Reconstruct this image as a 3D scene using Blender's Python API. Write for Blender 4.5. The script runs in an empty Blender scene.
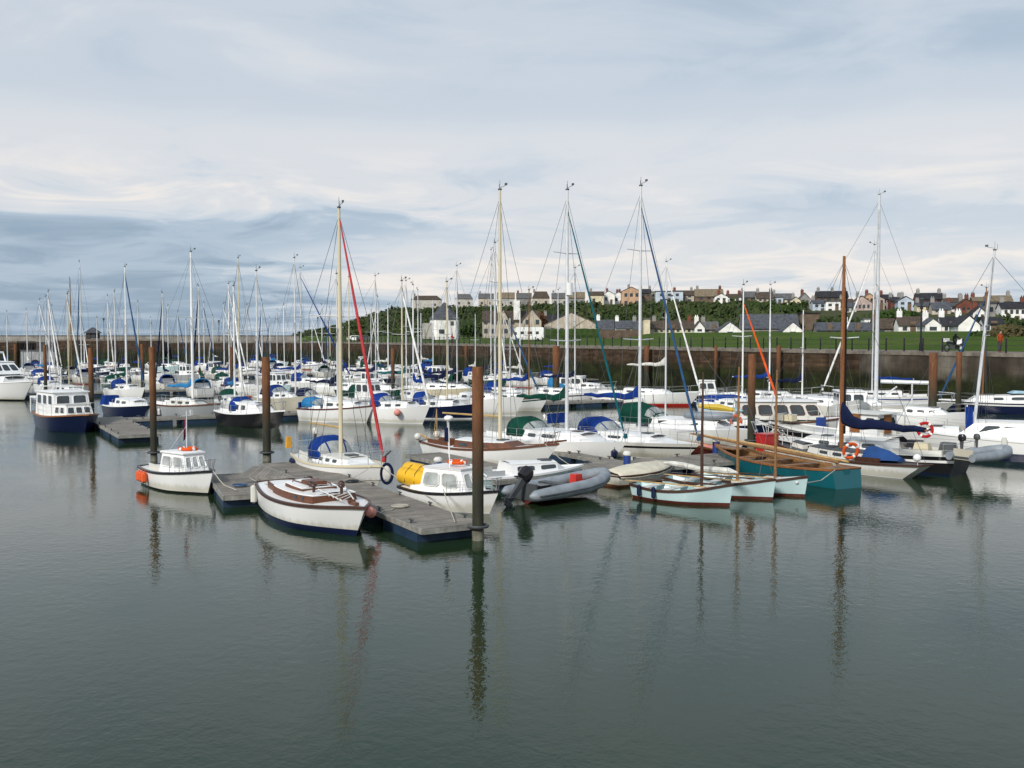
import bpy, math, random
from mathutils import Vector, Matrix
R = math.radians
rnd = random.Random(7)
scene = bpy.context.scene
COL = scene.collection
EYE = 6.0
PITCH = math.atan(48/1000.0)
cp, sp = math.cos(PITCH), math.sin(PITCH)

def ray(px, py):
    x = (px-512)/1000.0; y = (384-py)/1000.0
    return Vector((x, cp+y*sp, y*cp-sp))
def at(px, py, z=0.0):
    """point of the horizontal level z seen at a pixel of the photograph"""
    r = ray(px, py); t = (z-EYE)/r.z
    return Vector((r.x*t, r.y*t, z))
def zat(py, Y):
    r = ray(512, py); return EYE + r.z*Y/r.y
def kx(px):            # X/Y ratio (near the horizon row)
    return (px-512)/1000.0/ (cp+0.048*sp)

# ------------------------------------------------------------------ materials
_m = {}
def nodes_of(name):
    m = bpy.data.materials.new(name); m.use_nodes = True
    nt = m.node_tree; b = nt.nodes['Principled BSDF']
    return m, nt, b
def N(nt, t, **kw):
    n = nt.nodes.new(t)
    for k, v in kw.items():
        if k in n.inputs.keys(): n.inputs[k].default_value = v
        else: setattr(n, k, v)
    return n
def ramp(nt, src, stops):
    r = nt.nodes.new('ShaderNodeValToRGB'); nt.links.new(src, r.inputs[0])
    e = r.color_ramp.elements
    while len(e) < len(stops): e.new(0.5)
    for i, (p, c) in enumerate(stops):
        e[i].position = p; e[i].color = (c[0], c[1], c[2], 1) if len(c) == 3 else c
    return r
def mat(name, col, rough=0.5, metal=0.0, var=0.12, scale=3.0, bump=0.0, coord='Object', stretch=(1,1,1)):
    if name in _m: return _m[name]
    m, nt, b = nodes_of(name)
    tc = N(nt, 'ShaderNodeTexCoord'); mp = N(nt, 'ShaderNodeMapping'); mp.inputs['Scale'].default_value = stretch
    nt.links.new(tc.outputs[coord], mp.inputs[0])
    n = N(nt, 'ShaderNodeTexNoise', Scale=scale, Detail=5.0, Roughness=0.62)
    nt.links.new(mp.outputs[0], n.inputs['Vector'])
    lo = [max(0, c*(1-var*1.6)) for c in col]; hi = [min(1, c*(1+var)) for c in col]
    r = ramp(nt, n.outputs['Fac'], [(0.28, lo), (0.7, hi)])
    nt.links.new(r.outputs[0], b.inputs['Base Color'])
    if rough>=.7: b.inputs['Specular IOR Level'].default_value=.12
    b.inputs['Roughness'].default_value = rough; b.inputs['Metallic'].default_value = metal
    if bump:
        bp = N(nt, 'ShaderNodeBump', Strength=bump, Distance=0.05)
        nt.links.new(n.outputs['Fac'], bp.inputs['Height']); nt.links.new(bp.outputs[0], b.inputs['Normal'])
    _m[name] = m; return m
C = {
 'white': (.82,.82,.81), 'offwhite': (.66,.65,.60), 'cream': (.62,.55,.38), 'beige': (.50,.47,.38), 'grey': (.33,.35,.36),
 'paleblue': (.47,.63,.64), 'navy': (.008,.014,.048), 'blue': (.008,.038,.21), 'skyblue': (.03,.20,.44), 'teal': (.006,.10,.125),
 'green': (.005,.055,.036), 'black': (.012,.012,.014), 'red': (.42,.02,.02), 'maroon': (.10,.025,.02), 'brown': (.13,.045,.018),
 'wood': (.25,.125,.045), 'darkwood': (.06,.025,.014), 'orange': (.70,.10,.02), 'yellow': (.75,.42,.01), 'silver': (.55,.56,.57),
 'darkgrey': (.06,.065,.07), 'pink': (.65,.25,.20), 'goldwood': (.50,.33,.13), 'antifoul': (.02,.10,.14), 'rib': (.22,.25,.28), 'varnish': (.26,.10,.03),
 'dullblue': (.03,.085,.19), 'dullorange': (.38,.07,.02), 'rope': (.45,.42,.35), 'sparred': (.46,.05,.055)}
def M(c):
    if c == 'glass':
        if 'glass' not in _m:
            m = mat('glass', (.035,.045,.05), 0.08, 0, .3, 1.5); m.node_tree.nodes['Principled BSDF'].inputs['Specular IOR Level'].default_value = .8
        return _m['glass']
    if c == 'clear':
        return mat('clear_sheet', (.36,.38,.37), 0.15, 0, .3, 2.0)
    if c == 'hullwhite' or c == 'hulloffwhite':
        if c not in _m:
            m, nt, b = nodes_of('gelcoat_'+c); L = nt.links.new
            tc = N(nt,'ShaderNodeTexCoord'); sep = N(nt,'ShaderNodeSeparateXYZ'); L(tc.outputs['Object'], sep.inputs[0])
            mp = N(nt,'ShaderNodeMapping'); mp.inputs['Scale'].default_value = (5,5,.7); L(tc.outputs['Object'], mp.inputs[0])
            n = N(nt,'ShaderNodeTexNoise', Scale=1.2, Detail=6.0, Roughness=.7); L(mp.outputs[0], n.inputs['Vector'])
            ad = nt.nodes.new('ShaderNodeMath'); ad.operation='MULTIPLY_ADD'; L(n.outputs['Fac'], ad.inputs[0]); ad.inputs[1].default_value=-.45; L(sep.outputs[2], ad.inputs[2])
            base = C[c[4:]]
            r = ramp(nt, ad.outputs[0], [(0,[x*y for x,y in zip(base,(.72,.70,.62))]),(.14,[x*.93 for x in base]),(.5,base)])
            L(r.outputs[0], b.inputs['Base Color']); b.inputs['Roughness'].default_value=.3
            _m[c] = m
        return _m[c]
    if c == 'silver': return mat('spar_metal', (.68,.69,.70), .4, .15, .1, 2)
    if c == 'steel': return mat('stainless', (.6,.6,.6), .3, .8, .05)
    if c in ('white','offwhite','beige','grey','paleblue','navy','green','black','red','maroon','teal','cream'):
        m = mat('gelcoat_'+c, C[c], .28 if c not in ('black','navy') else .22, 0, .045, 1.1)
        return m
    if c in ('wood','varnish','goldwood','brown','darkwood'):
        return mat('timber_'+c, C[c], .42, 0, .30, 4.0, 0, 'Object', (1,6,6))
    return mat('mat_'+c, C[c], .55, 0, .14, 2.5)
def F(c):       # cloth of a colour
    return mat('cloth_'+c, C[c], .85, 0, .22, 2.2, .35)

# ------------------------------------------------------------------ mesh builder
class MB:
    def __init__(s): s.v = []; s.f = []; s.mi = []
    def add(s, vs, fs, mi=0):
        o = len(s.v); s.v += [tuple(v) for v in vs]
        for f in fs: s.f.append([i+o for i in f]); s.mi.append(mi)
    def box(s, c, d, rz=0, mi=0, taper=1.0):
        hx, hy, hz = d[0]/2, d[1]/2, d[2]/2; vs = []
        ca, sa = math.cos(rz), math.sin(rz)
        for z in (-hz, hz):
            k = taper if z > 0 else 1
            for x, y in ((-hx,-hy),(hx,-hy),(hx,hy),(-hx,hy)):
                x *= k; y *= k
                vs.append((c[0]+x*ca-y*sa, c[1]+x*sa+y*ca, c[2]+z))
        s.add(vs, [(0,3,2,1),(4,5,6,7),(0,1,5,4),(1,2,6,5),(2,3,7,6),(3,0,4,7)], mi); return s
    def tube(s, p0, p1, r0, r1=None, n=6, mi=0, caps=True):
        r1 = r0 if r1 is None else r1
        p0 = Vector(p0); p1 = Vector(p1); d = (p1-p0)
        if d.length < 1e-6: return s
        d.normalize(); a = d.orthogonal().normalized(); b = d.cross(a)
        vs = []
        for p, r in ((p0,r0),(p1,r1)):
            for i in range(n):
                t = 2*math.pi*i/n; vs.append(p+a*(r*math.cos(t))+b*(r*math.sin(t)))
        fs = [(i,(i+1)%n,n+(i+1)%n,n+i) for i in range(n)]
        if caps: fs += [tuple(range(n-1,-1,-1)), tuple(range(n,2*n))]
        s.add(vs, fs, mi); return s
    def path(s, pts, r, n=6, closed=False, mi=0):
        pts = [Vector(p) for p in pts]; m = len(pts); vs = []
        rr = r if isinstance(r, (list,tuple)) else [r]*m
        up = Vector((0,0,1)); pa = None
        for i, p in enumerate(pts):
            q0 = pts[(i-1) % m] if (closed or i > 0) else p
            q1 = pts[(i+1) % m] if (closed or i < m-1) else p
            d = (q1-q0).normalized()
            if pa is None: a = d.orthogonal().normalized()
            else:
                a = pa - d*pa.dot(d)
                a = a.normalized() if a.length > 1e-5 else d.orthogonal().normalized()
            pa = a; b = d.cross(a)
            for k in range(n):
                t = 2*math.pi*k/n; vs.append(p+a*(rr[i]*math.cos(t))+b*(rr[i]*math.sin(t)))
        fs = []
        for i in range(m if closed else m-1):
            j = (i+1) % m
            for k in range(n):
                l = (k+1) % n; fs.append((i*n+k, i*n+l, j*n+l, j*n+k))
        if not closed: fs += [tuple(range(n-1,-1,-1)), tuple(range((m-1)*n, m*n))]
        s.add(vs, fs, mi); return s
    def loft(s, rings, closed=True, caps=True, mi=0):
        n = len(rings[0]); vs = [p for r in rings for p in r]; fs = []
        for i in range(len(rings)-1):
            for k in range(n if closed else n-1):
                l = (k+1) % n; fs.append((i*n+k, i*n+l, (i+1)*n+l, (i+1)*n+k))
        if caps: fs += [tuple(range(n-1,-1,-1)), tuple(range((len(rings)-1)*n, len(rings)*n))]
        s.add(vs, fs, mi); return s
    def quad(s, a, b, c, d, mi=0): s.add([a,b,c,d], [(0,1,2,3)], mi); return s
    def ball(s, c, r, n=8, m=6, sc=(1,1,1), mi=0):
        vs = [(c[0],c[1],c[2]-r*sc[2])]
        for j in range(1,m):
            ph = -math.pi/2+math.pi*j/m
            for i in range(n):
                t = 2*math.pi*i/n
                vs.append((c[0]+r*sc[0]*math.cos(ph)*math.cos(t), c[1]+r*sc[1]*math.cos(ph)*math.sin(t), c[2]+r*sc[2]*math.sin(ph)))
        vs.append((c[0],c[1],c[2]+r*sc[2])); T = len(vs)-1; fs = []
        for i in range(n):
            l = (i+1)%n
            fs.append((0,1+l,1+i)); fs.append((T, 1+(m-2)*n+i, 1+(m-2)*n+l))
            for j in range(m-2):
                fs.append((1+j*n+i,1+j*n+l,1+(j+1)*n+l,1+(j+1)*n+i))
        s.add(vs, fs, mi); return s
    def build(s, name, mats, parent=None, sharp=35, loc=None, rz=0, smooth=True, recalc=True):
        me = bpy.data.meshes.new(name); me.from_pydata([tuple(v) for v in s.v], [], s.f)
        if not isinstance(mats, (list,tuple)): mats = [mats]
        for m in mats: me.materials.append(M(m) if isinstance(m, str) else m)
        if len(mats) > 1: me.polygons.foreach_set('material_index', s.mi)
        if recalc:
            import bmesh
            bm = bmesh.new(); bm.from_mesh(me); bmesh.ops.recalc_face_normals(bm, faces=bm.faces); bm.to_mesh(me); bm.free()
        if smooth:
            me.polygons.foreach_set('use_smooth', [True]*len(me.polygons)); me.set_sharp_from_angle(angle=R(sharp))
        me.update()
        o = bpy.data.objects.new(name, me); COL.objects.link(o)
        if parent: o.parent = parent
        if loc is not None: o.location = loc
        o.rotation_euler.z = rz
        return o
def tag(o, label=None, cat=None, group=None, kind=None):
    if label: o['label'] = label
    if cat: o['category'] = cat
    if group: o['group'] = group
    if kind: o['kind'] = kind
    return o
def empty(name, loc, rz=0, label=None, cat=None, group=None):
    o = bpy.data.objects.new(name, None); COL.objects.link(o)
    o.empty_display_size = .3; o.location = loc; o.rotation_euler.z = rz
    return tag(o, label, cat, group)
def smooth(a, b, x):
    t = min(1, max(0, (x-a)/(b-a))); return t*t*(3-2*t)
def interp(x, tab):
    if x <= tab[0][0]: return tab[0][1]
    for (a, va), (b, vb) in zip(tab, tab[1:]):
        if x <= b: return va+(vb-va)*(x-a)/(b-a)
    return tab[-1][1]
# ------------------------------------------------------------------ boats
class Boat:
    def __init__(s, name, label, cat, X, Y, hdg, L, B, fb=1.1, fs=.8, tr=.65, um=.42, rake=None, srake=.1, sag=.12, group=None, fullness=2.1, wl=.88):
        fb*=.9; fs*=.9
        s.L, s.B, s.fb, s.fs, s.tr, s.um, s.sag, s.full, s.wl = L, B, fb, fs, tr, um, sag, fullness, wl
        s.rake = .11*L if rake is None else rake; s.srake = srake
        s.X, s.Y, s.h = X, Y, R(hdg)
        s.root = empty(name, (X, Y, 0), s.h, label, cat, group)
    def hb(s, u):
        if u <= s.um:
            return s.B/2*(s.tr+(1-s.tr)*math.sin(u/s.um*math.pi/2))
        return s.B/2*max(0.0, 1-((u-s.um)/(1-s.um))**s.full)
    def sz(s, u): return s.fs+(s.fb-s.fs)*u**1.8 - s.sag*math.sin(math.pi*min(1,u*1.05))
    def xu(s, u): return (u-.5)*s.L
    def hp(s, u, z, side=1, inset=0.0):
        zs = s.sz(u); q = max(-.4, min(1, z/zs))
        w = s.wl - (.45*smooth(.55,1,u))
        fac = w+(1-w)*max(0,q)**.8
        if q < 0: fac = w*(1+q*1.2)
        x = s.xu(u) - s.rake*u**5*(1-q) + s.srake*(1-u)**4*(1-q)
        return Vector((x, side*max(0, s.hb(u)*fac-inset), z))
    def hull(s, top='white', boot=None, bottom='navy', rail=None, n=18, railw=.05, bootz=(.0,.10), deck='white', cockpit=(.06,.34), wellz=.35, rail_mat=None, stripe=None, open_=False, inner=None, well=None):
        mb = MB(); us = [1-(1-i/n)**1.25 for i in range(n+1)]
        lo = bootz[0]; hi = bootz[1]
        for side in (1,-1):
            rows = []
            for u in us:
                zs = s.sz(u)
                z1 = max(hi+.02, zs-.17); z2 = max(hi+.01, zs-.28)
                rows.append([s.hp(u, z, side) for z in (zs, z1, z2, hi+(z2-hi)*.5, hi, lo, -.3)])
            k = 7; vs = [p for r in rows for p in r]
            for j in range(6):
                mi = {0:0, 1:(3 if stripe else 0), 2:0, 3:0, 4:1, 5:2}[j]
                fs = [(i*k+j, i*k+j+1, (i+1)*k+j+1, (i+1)*k+j) for i in range(n)]
                mb.add(vs, fs, mi)
        # transom
        pr = [s.hp(0, z, 1) for z in (s.sz(0), hi, lo, -.3)]; pl = [s.hp(0, z, -1) for z in (s.sz(0), hi, lo, -.3)]
        for j, mi in ((0,0),(1,1),(2,2)): mb.add([pr[j],pr[j+1],pl[j+1],pl[j]], [(0,1,2,3)], mi)
        # merge doubled vertices by hand is skipped: shading seams follow the colour lines
        if top in ('white','offwhite'): top = 'hull'+top
        mats = [top, boot or bottom, bottom] + ([stripe] if stripe else [])
        h = mb.build('hull', mats, s.root, sharp=40)
        weld(h)
        # deck
        d = MB()
        if open_:
            vs=[]; rim=.07; fl=wellz
            for side in (1,-1):
                rows=[]
                for u in us:
                    zs=s.sz(u)
                    rows.append([s.hp(u,zs,side), s.hp(u,zs+.012,side,rim), s.hp(u,zs-.03,side,rim+.01), s.hp(u,max(fl+.02,(zs+fl)/2),side,rim+.03), s.hp(u,fl,side,.10), Vector((s.hp(u,fl,side,.1).x,0,fl))])
                vs=[p for r in rows for p in r]
                for j in range(5):
                    d.add(vs, [(i*6+j,i*6+j+1,(i+1)*6+j+1,(i+1)*6+j) for i in range(n)], 0 if j<1 else 1)
            p=[s.hp(0,s.sz(0),1),s.hp(0,s.sz(0),-1)]
            d.add([s.hp(0,s.sz(0)-.01,1)+Vector((.05,0,0)),s.hp(0,s.sz(0)-.01,-1)+Vector((.05,0,0)),s.hp(0,fl,-1)+Vector((.06,0,0)),s.hp(0,fl,1)+Vector((.06,0,0))],[(0,1,2,3)],1)
            dk = d.build('interior', [rail or deck, inner or deck], s.root)
        else:
            fr = (-1,-.62,-.3,0,.3,.62,1)
            def dp(u,f): 
                p=s.hp(u,s.sz(u)-.02,1 if f>=0 else -1); hbw=abs(p.y)
                return Vector((p.x, hbw*f, p.z+.05*(1-abs(f)**2)*min(1,hbw)))
            wl_ = [i for i in range(n) if cockpit and cockpit[0] <= us[i] and us[i+1] <= cockpit[1]]
            wm = 1
            for i in range(n):
                for j in range(6):
                    if i in wl_ and 1 <= j <= 4:
                        continue
                    d.add([dp(us[i],fr[j]),dp(us[i+1],fr[j]),dp(us[i+1],fr[j+1]),dp(us[i],fr[j+1])],[(0,1,2,3)],0)
            d.build('deck', deck, s.root)
            if wl_:
                w = MB(); a,b = us[wl_[0]], us[wl_[-1]+1]
                def dn(p,z=wellz): return Vector((p.x, p.y*.96, z))
                for i in wl_:
                    for sd in (-.62,.62):
                        p,q = dp(us[i],sd), dp(us[i+1],sd); w.quad(p,q,dn(q),dn(p))
                        # seat and coaming
                    p0,q0,p1,q1 = dp(us[i],-.62),dp(us[i+1],-.62),dp(us[i],.62),dp(us[i+1],.62)
                    w.quad(dn(p0),dn(q0),dn(q1),dn(p1))
                for u in (a,b):
                    p,q = dp(u,-.62),dp(u,.62); w.quad(p,q,dn(q),dn(p))
                w.build('cockpit', well or deck, s.root, recalc=False)
                for sd in (-.62,.62):
                    c = MB()
                    pts=[dp(a+(b-a)*t/5, sd) for t in range(6)]
                    for p,q in zip(pts,pts[1:]):
                        o=Vector((0,.03,0)); up=Vector((0,0,.2))
                        c.loft([[p-o,p+o,p+o+up,p-o+up],[q-o,q+o,q+o+up,q-o+up]])
                    c.build('coaming', well or deck, s.root)
        if rail:
            r_ = MB()
            for side in (1,-1):
                rings=[]
                for u in us:
                    p = s.hp(u, s.sz(u), side); o = Vector((0, side*railw*.45, 0)) ; i_ = Vector((0,-side*railw*.7,0))
                    if u > .995: o=Vector((railw*.4,0,0)); i_=Vector((-railw*.8,0,0))
                    rings.append([p+o+Vector((0,0,-.06)), p+o+Vector((0,0,.02)), p+i_+Vector((0,0,.035)), p+i_+Vector((0,0,-.01))])
                r_.loft(rings)
            pa, pb = s.hp(0,s.sz(0),1), s.hp(0,s.sz(0),-1)
            r_.tube(pa+Vector((-.01,0,0)), pb+Vector((-.01,0,0)), railw*.6, n=6)
            r_.build('rub_rail', rail, s.root)
        return h
    def dz(s, x):   # deck height at local x
        u = min(1, max(0, x/s.L+.5)); return s.sz(u)
    def hbx(s, x): return s.hb(min(1, max(0, x/s.L+.5)))
    def cabin(s, x0, x1, h=.45, wf=.66, hf=.55, side='white', top='white', inset=.12, front=.5, wins=(), name='cabin', wmat='glass', both=True, frame=None, hatch=True):
        n = 6; rings = []
        xs = [x0+(x1-x0)*i/n for i in range(n+1)]
        def base(i, sd): x=xs[i]; return Vector((x, sd*max(.12, s.hbx(x)*wf), s.dz(x)-.03))
        def topp(i, sd):
            x = xs[i]; hh = h*(1-(1-hf)*(i/n)**1.3)
            w = max(.08, s.hbx(x)*wf-inset)
            xx = x - (front if i == n else 0) + (.05 if i == 0 else 0)
            return Vector((xx, sd*w, s.dz(x)+hh))
        mb = MB(); tp = MB()
        for i in range(n):
            for sd in (1,-1):
                mb.quad(base(i,sd), base(i+1,sd), topp(i+1,sd), topp(i,sd))
            c = .06
            for a, b in ((1,.5),(.5,0),(0,-.5),(-.5,-1)):
                def tt(j, f): p = topp(j,1); return Vector((p.x, p.y*f, p.z+c*(1-f*f)+.004))
                tp.quad(tt(i,a), tt(i+1,a), tt(i+1,b), tt(i,b))
        mb.quad(base(0,1), topp(0,1), topp(0,-1), base(0,-1)); mb.quad(base(n,1), topp(n,1), topp(n,-1), base(n,-1))
        # top edge moulding
        cb = mb.build(name, side, s.root, recalc=True)
        weld(cb)
        for sd in (1,-1):
            tp.path([topp(i,sd)+Vector((0,0,.0)) for i in range(n+1)], .022, 5)
        tp.path([topp(0,1),topp(0,-1)], .022, 5); tp.path([topp(n,1),topp(n,-1)], .022, 5)
        ct = tp.build(name+'_top', top, cb)
        if hatch:
            xm = x0+(x1-x0)*.72; hh=s.dz(xm)+h*(1-(1-hf)*.72**1.3)+.085
            MB().box((xm-.1,0,hh),(.45,.45,.05)).build('hatch', 'darkgrey' if top!='brown' else 'brown', cb)
        def sp_(p, q, sd):
            f = p*n; i = min(n-1, int(f)); t = f-i
            b = base(i,sd).lerp(base(i+1,sd), t); tq = topp(i,sd).lerp(topp(i+1,sd), t)
            return b.lerp(tq, q)
        for (p0,p1,q0,q1) in wins:
            for sd in ((1,-1) if both else (1,)):
                wnd(lambda a,b: sp_(p0+(p1-p0)*a, q0+(q1-q0)*b, sd), Vector((0,sd,.25)).normalized(), cb, wmat, frame)
        return cb
    def house(s, x0, x1, w0, w1, h, z0=None, rf=.2, rb=.0, inset=.08, mat_='white', roof='white', side_w=(), front_w=0, back_w=0, q=(.45,.85), over=.08, name='wheelhouse', rooft=.05, frame=None, doorback=False, winm='glass'):
        z0 = s.dz((x0+x1)/2)-.08 if z0 is None else z0
        b = [Vector((x0,-w0/2,z0)),Vector((x1,-w1/2,z0)),Vector((x1,w1/2,z0)),Vector((x0,w0/2,z0))]
        t = [Vector((x0+rb,-w0/2+inset,z0+h)),Vector((x1-rf,-w1/2+inset,z0+h)),Vector((x1-rf,w1/2-inset,z0+h)),Vector((x0+rb,w0/2-inset,z0+h))]
        mb = MB(); mb.add(b+t, [(0,1,5,4),(1,2,6,5),(2,3,7,6),(3,0,4,7),(4,5,6,7)])
        o = mb.build(name, mat_, s.root)
        rb_ = MB(); rr = [Vector(p) for p in t]
        c = sum(rr, Vector())/4
        def ex(p, e, z): return Vector((p.x+math.copysign(e, p.x-c.x), p.y+math.copysign(e, p.y-c.y), p.z+z))
        rb_.loft([[ex(p,over,0.0) for p in rr],[ex(p,over,rooft) for p in rr],[ex(p,over-.08,rooft+.03) for p in rr]])
        rb_.build('roof', roof, o)
        def bil(A,B_,C_,D): return lambda u,v: A.lerp(B_,u).lerp(D.lerp(C_,u),v)
        sides = [(b[0],b[1],t[1],t[0],Vector((0,-1,.1))),(b[2],b[3],t[3],t[2],Vector((0,1,.1)))]
        for k,(A,B_,C_,D,nn) in enumerate(sides):
            f = bil(A,B_,C_,D)
            for (u0,u1) in side_w:
                a0,a1 = (u0,u1) if k == 0 else (1-u1,1-u0)
                wnd(lambda a,c_: f(a0+(a1-a0)*a, q[0]+(q[1]-q[0])*c_), nn.normalized(), o, winm, frame)
        for cnt,(A,B_,C_,D,nn) in ((front_w,(b[1],b[2],t[2],t[1],Vector((1,0,.2)))),(back_w,(b[3],b[0],t[0],t[3],Vector((-1,0,0))))):
            f = bil(A,B_,C_,D)
            for i in range(cnt):
                u0=(i+.1)/cnt*.94+.03; u1=(i+.9)/cnt*.94+.03
                wnd(lambda a,c_: f(u0+(u1-u0)*a, q[0]+(q[1]-q[0])*c_), nn.normalized(), o, winm, frame)
        return o
    def hood(s, x0, x1, w, h, col, z=None, clear=True, back=.25, name='sprayhood'):
        z = s.dz((x0+x1)/2)+.1 if z is None else z
        rings=[]; n=9
        prof=[(x0,.94,1.0),(x0+(x1-x0)*.3,1.0,1.0),(x0+(x1-x0)*.6,.82,.98),(x0+(x1-x0)*.85,.48,.9),(x1,.06,.8)]
        for (x,hf,wf_) in prof:
            r_=[]
            for i in range(n+1):
                a=math.pi*i/n; cx=math.cos(a); sx=math.sin(a)
                r_.append(Vector((x, w/2*wf_*math.copysign(abs(cx)**.75,cx), z+h*hf*abs(sx)**.7)))
            rings.append(r_)
        mb=MB(); mb.loft(rings, closed=False, caps=False)
        o=mb.build(name, F(col), s.root, recalc=False)
        sol=o.modifiers.new('t','SOLIDIFY'); sol.thickness=.03
        if clear:
            for (i,j) in ((1,3.3),(3.3,5.7),(5.7,8)):
                def pt(a,b,i=i,j=j):
                    f=2.15+b*1.5; k=int(f); t=f-k
                    if k>=4: k=3;t=1
                    g=i+.12+(j-i-.24)*a; m=int(g); tt=g-m; m2=min(m+1,n)
                    p=rings[k][m].lerp(rings[k][m2],tt); q_=rings[k+1][m].lerp(rings[k+1][m2],tt)
                    return p.lerp(q_,t)
                cc=pt(.5,.5); nn=(cc-Vector((x0,0,z))).normalized()
                wnd(pt, nn, o, 'clear', None, .025, 3)
        return o
    def mast(s, x, top, col='silver', r=.065, spreaders=1, stays=True, gear=True, deckz=None, z0=None, lean=0, jib=None, jibr=1.0, jibtop=.93, lines=True, bigspread=None, bare=False):
        z0 = s.dz(x)+.35 if z0 is None else z0
        tp = Vector((x-lean, 0, top))
        mb = MB(); mb.path([(x,0,z0-.3),(x-lean*.5,0,(z0+top)/2),tp], [r,r,r*.62], 8)
        m = mb.build('mast', col, s.root)
        H = top-z0
        if spreaders:
            for k in range(spreaders):
                sb = MB()
                f=(k+1)/(spreaders+1)*1.08+.02; zz=z0+H*f; w=(bigspread or s.B*.36)*(1-.2*k)
                xx=x-lean*f
                sb.path([(xx-.1,w,zz+.05),(xx,0,zz),(xx-.1,-w,zz+.05)],[.022,.03,.022],6)
                sb.build('spreader', col if col in ('silver','white') else 'white', m)
        if gear:
            g = MB(); g.tube(tp,tp+Vector((0,0,.45)),.012,.008,4); g.tube(tp+Vector((0,0,.1)),tp+Vector((.35,0,.18)),.012,n=4)
            g.box(tp+Vector((.36,0,.24)),(.14,.03,.1)); g.tube(tp+Vector((-.12,.1,0)),tp+Vector((-.12,.1,.3)),.01,n=4); g.box(tp+Vector((0,0,.03)),(.16,.1,.07))
            g.build('masthead_gear', 'darkgrey', m)
        if stays:
            st = MB(); q=.011
            bx = s.L*.5-.1; fz=s.dz(bx)
            hd = Vector((x-lean*.95,0,z0+H*.97))
            st.tube(hd,(bx,0,fz),q,n=3,caps=False)
            st.tube(hd,(-s.L/2+.05,0,s.dz(-s.L/2)),q,n=3,caps=False)
            for sd in (1,-1):
                yb=s.hbx(x-.2)*.95*sd; zb=s.dz(x-.2)
                if spreaders:
                    f=1/(spreaders+1)*1.08+.02; w=(bigspread or s.B*.36)*sd; ps=Vector((x-.1-lean*f,w,z0+H*f+.05))
                    st.tube(hd,ps,q,n=3,caps=False); st.tube(ps,(x-.2,yb,zb),q,n=3,caps=False)
                    st.tube((x-lean*f,0,z0+H*f-.1),(x-.6,yb,zb),q,n=3,caps=False); st.tube((x-lean*f,0,z0+H*f-.1),(x+.4,yb,zb),q,n=3,caps=False)
                else: st.tube(hd,(x-.2,yb,zb),q,n=3,caps=False)
            st.build('rigging', 'darkgrey', m)
        if jib:
            bx = s.L*.5-.1; fz=s.dz(bx)+.15; hd = Vector((x-lean*jibtop,0,z0+H*jibtop)); b0=Vector((bx,0,fz))
            j=MB(); a=b0.lerp(hd,.02); pts=[b0.lerp(hd,t) for t in (.03,.07,.3,.6,.9,1)]
            j.path(pts,[a_*jibr for a_ in (.05,.085,.085,.07,.045,.02)],7); j.tube(b0,b0+Vector((0,0,.22)),.09,n=8)
            j.build('furled_sail', F(jib) if jib in C else M(jib), s.root)
        return m
    def boom(s, x, z, ln, cover='blue', col='silver', drop=0, side=0, thick=.16):
        a=Vector((x-.08,0,z)); b=Vector((x-ln,side,z-drop))
        mb=MB(); mb.tube(a,b,.05,.045); o=mb.build('boom', col, s.root)
        if cover:
            rings=[]; n=8
            for i in range(9):
                t=i/8; p=a.lerp(b,t*.97); hh=thick*(1.75 if i==0 else 1.5-.95*t)*(1+.08*math.sin(i*2.1)); ww=thick*(.75-.3*t)
                if i==0: hh*=1.6
                rings.append([Vector((p.x, p.y+ww*math.cos(2*math.pi*k/n), p.z+ .02 + hh*.55+hh*.8*math.sin(2*math.pi*k/n)-(.12 if i in(2,6) else .06)+(hh*.3 if i==0 else 0))) for k in range(n)])
            c=MB(); c.loft(rings); c.build('sail_cover', F(cover), s.root)
        return o
    def rails(s, n=5, h=.55, u0=.05, u1=.9, pulpit=True, pushpit=True, inset=.06, mat_='steel', r=.014):
        mb=MB()
        for side in (1,-1):
            pts=[]
            for i in range(n+1):
                u=u0+(u1-u0)*i/n; p=s.hp(u,s.sz(u),side,inset); q=p+Vector((0,0,h)); pts.append(q)
                mb.tube(p,q,r,n=5)
            for p,q in zip(pts,pts[1:]):
                mb.tube(p,q,r*.6,n=4); mb.tube(p-Vector((0,0,h*.5)),q-Vector((0,0,h*.5)),r*.55,n=4)
        if pulpit:
            a=s.hp(u1,s.sz(u1),1,inset); b=s.hp(u1,s.sz(u1),-1,inset); tip=s.hp(1,s.sz(1),1)+Vector((.08,0,h+.05))
            up=Vector((0,0,h)); mid=s.hp(.97,s.sz(.97),1,0)
            mb.path([a+up,(tip.x-.05,.10,tip.z),(tip.x,0,tip.z),(tip.x-.05,-.10,tip.z),b+up],r*1.2,5)
            for sd in (1,-1): p=s.hp(.975,s.sz(.975),sd,.02); mb.tube(p,(tip.x-.08,.09*sd,tip.z),r*1.1,n=5)
        if pushpit:
            a=s.hp(u0,s.sz(u0),1,inset); b=s.hp(u0,s.sz(u0),-1,inset); c=s.hp(0,s.sz(0),1,inset); d=s.hp(0,s.sz(0),-1,inset)
            up=Vector((0,0,h)); mb.path([a+up,c+up,d+up,b+up],r*1.2,5); mb.path([a+up/2,c+up/2,d+up/2,b+up/2],r,5)
            for p in (c,d): mb.tube(p,p+up,r*1.1,n=5)
        return mb.build('guard_rail', mat_, s.root)
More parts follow.
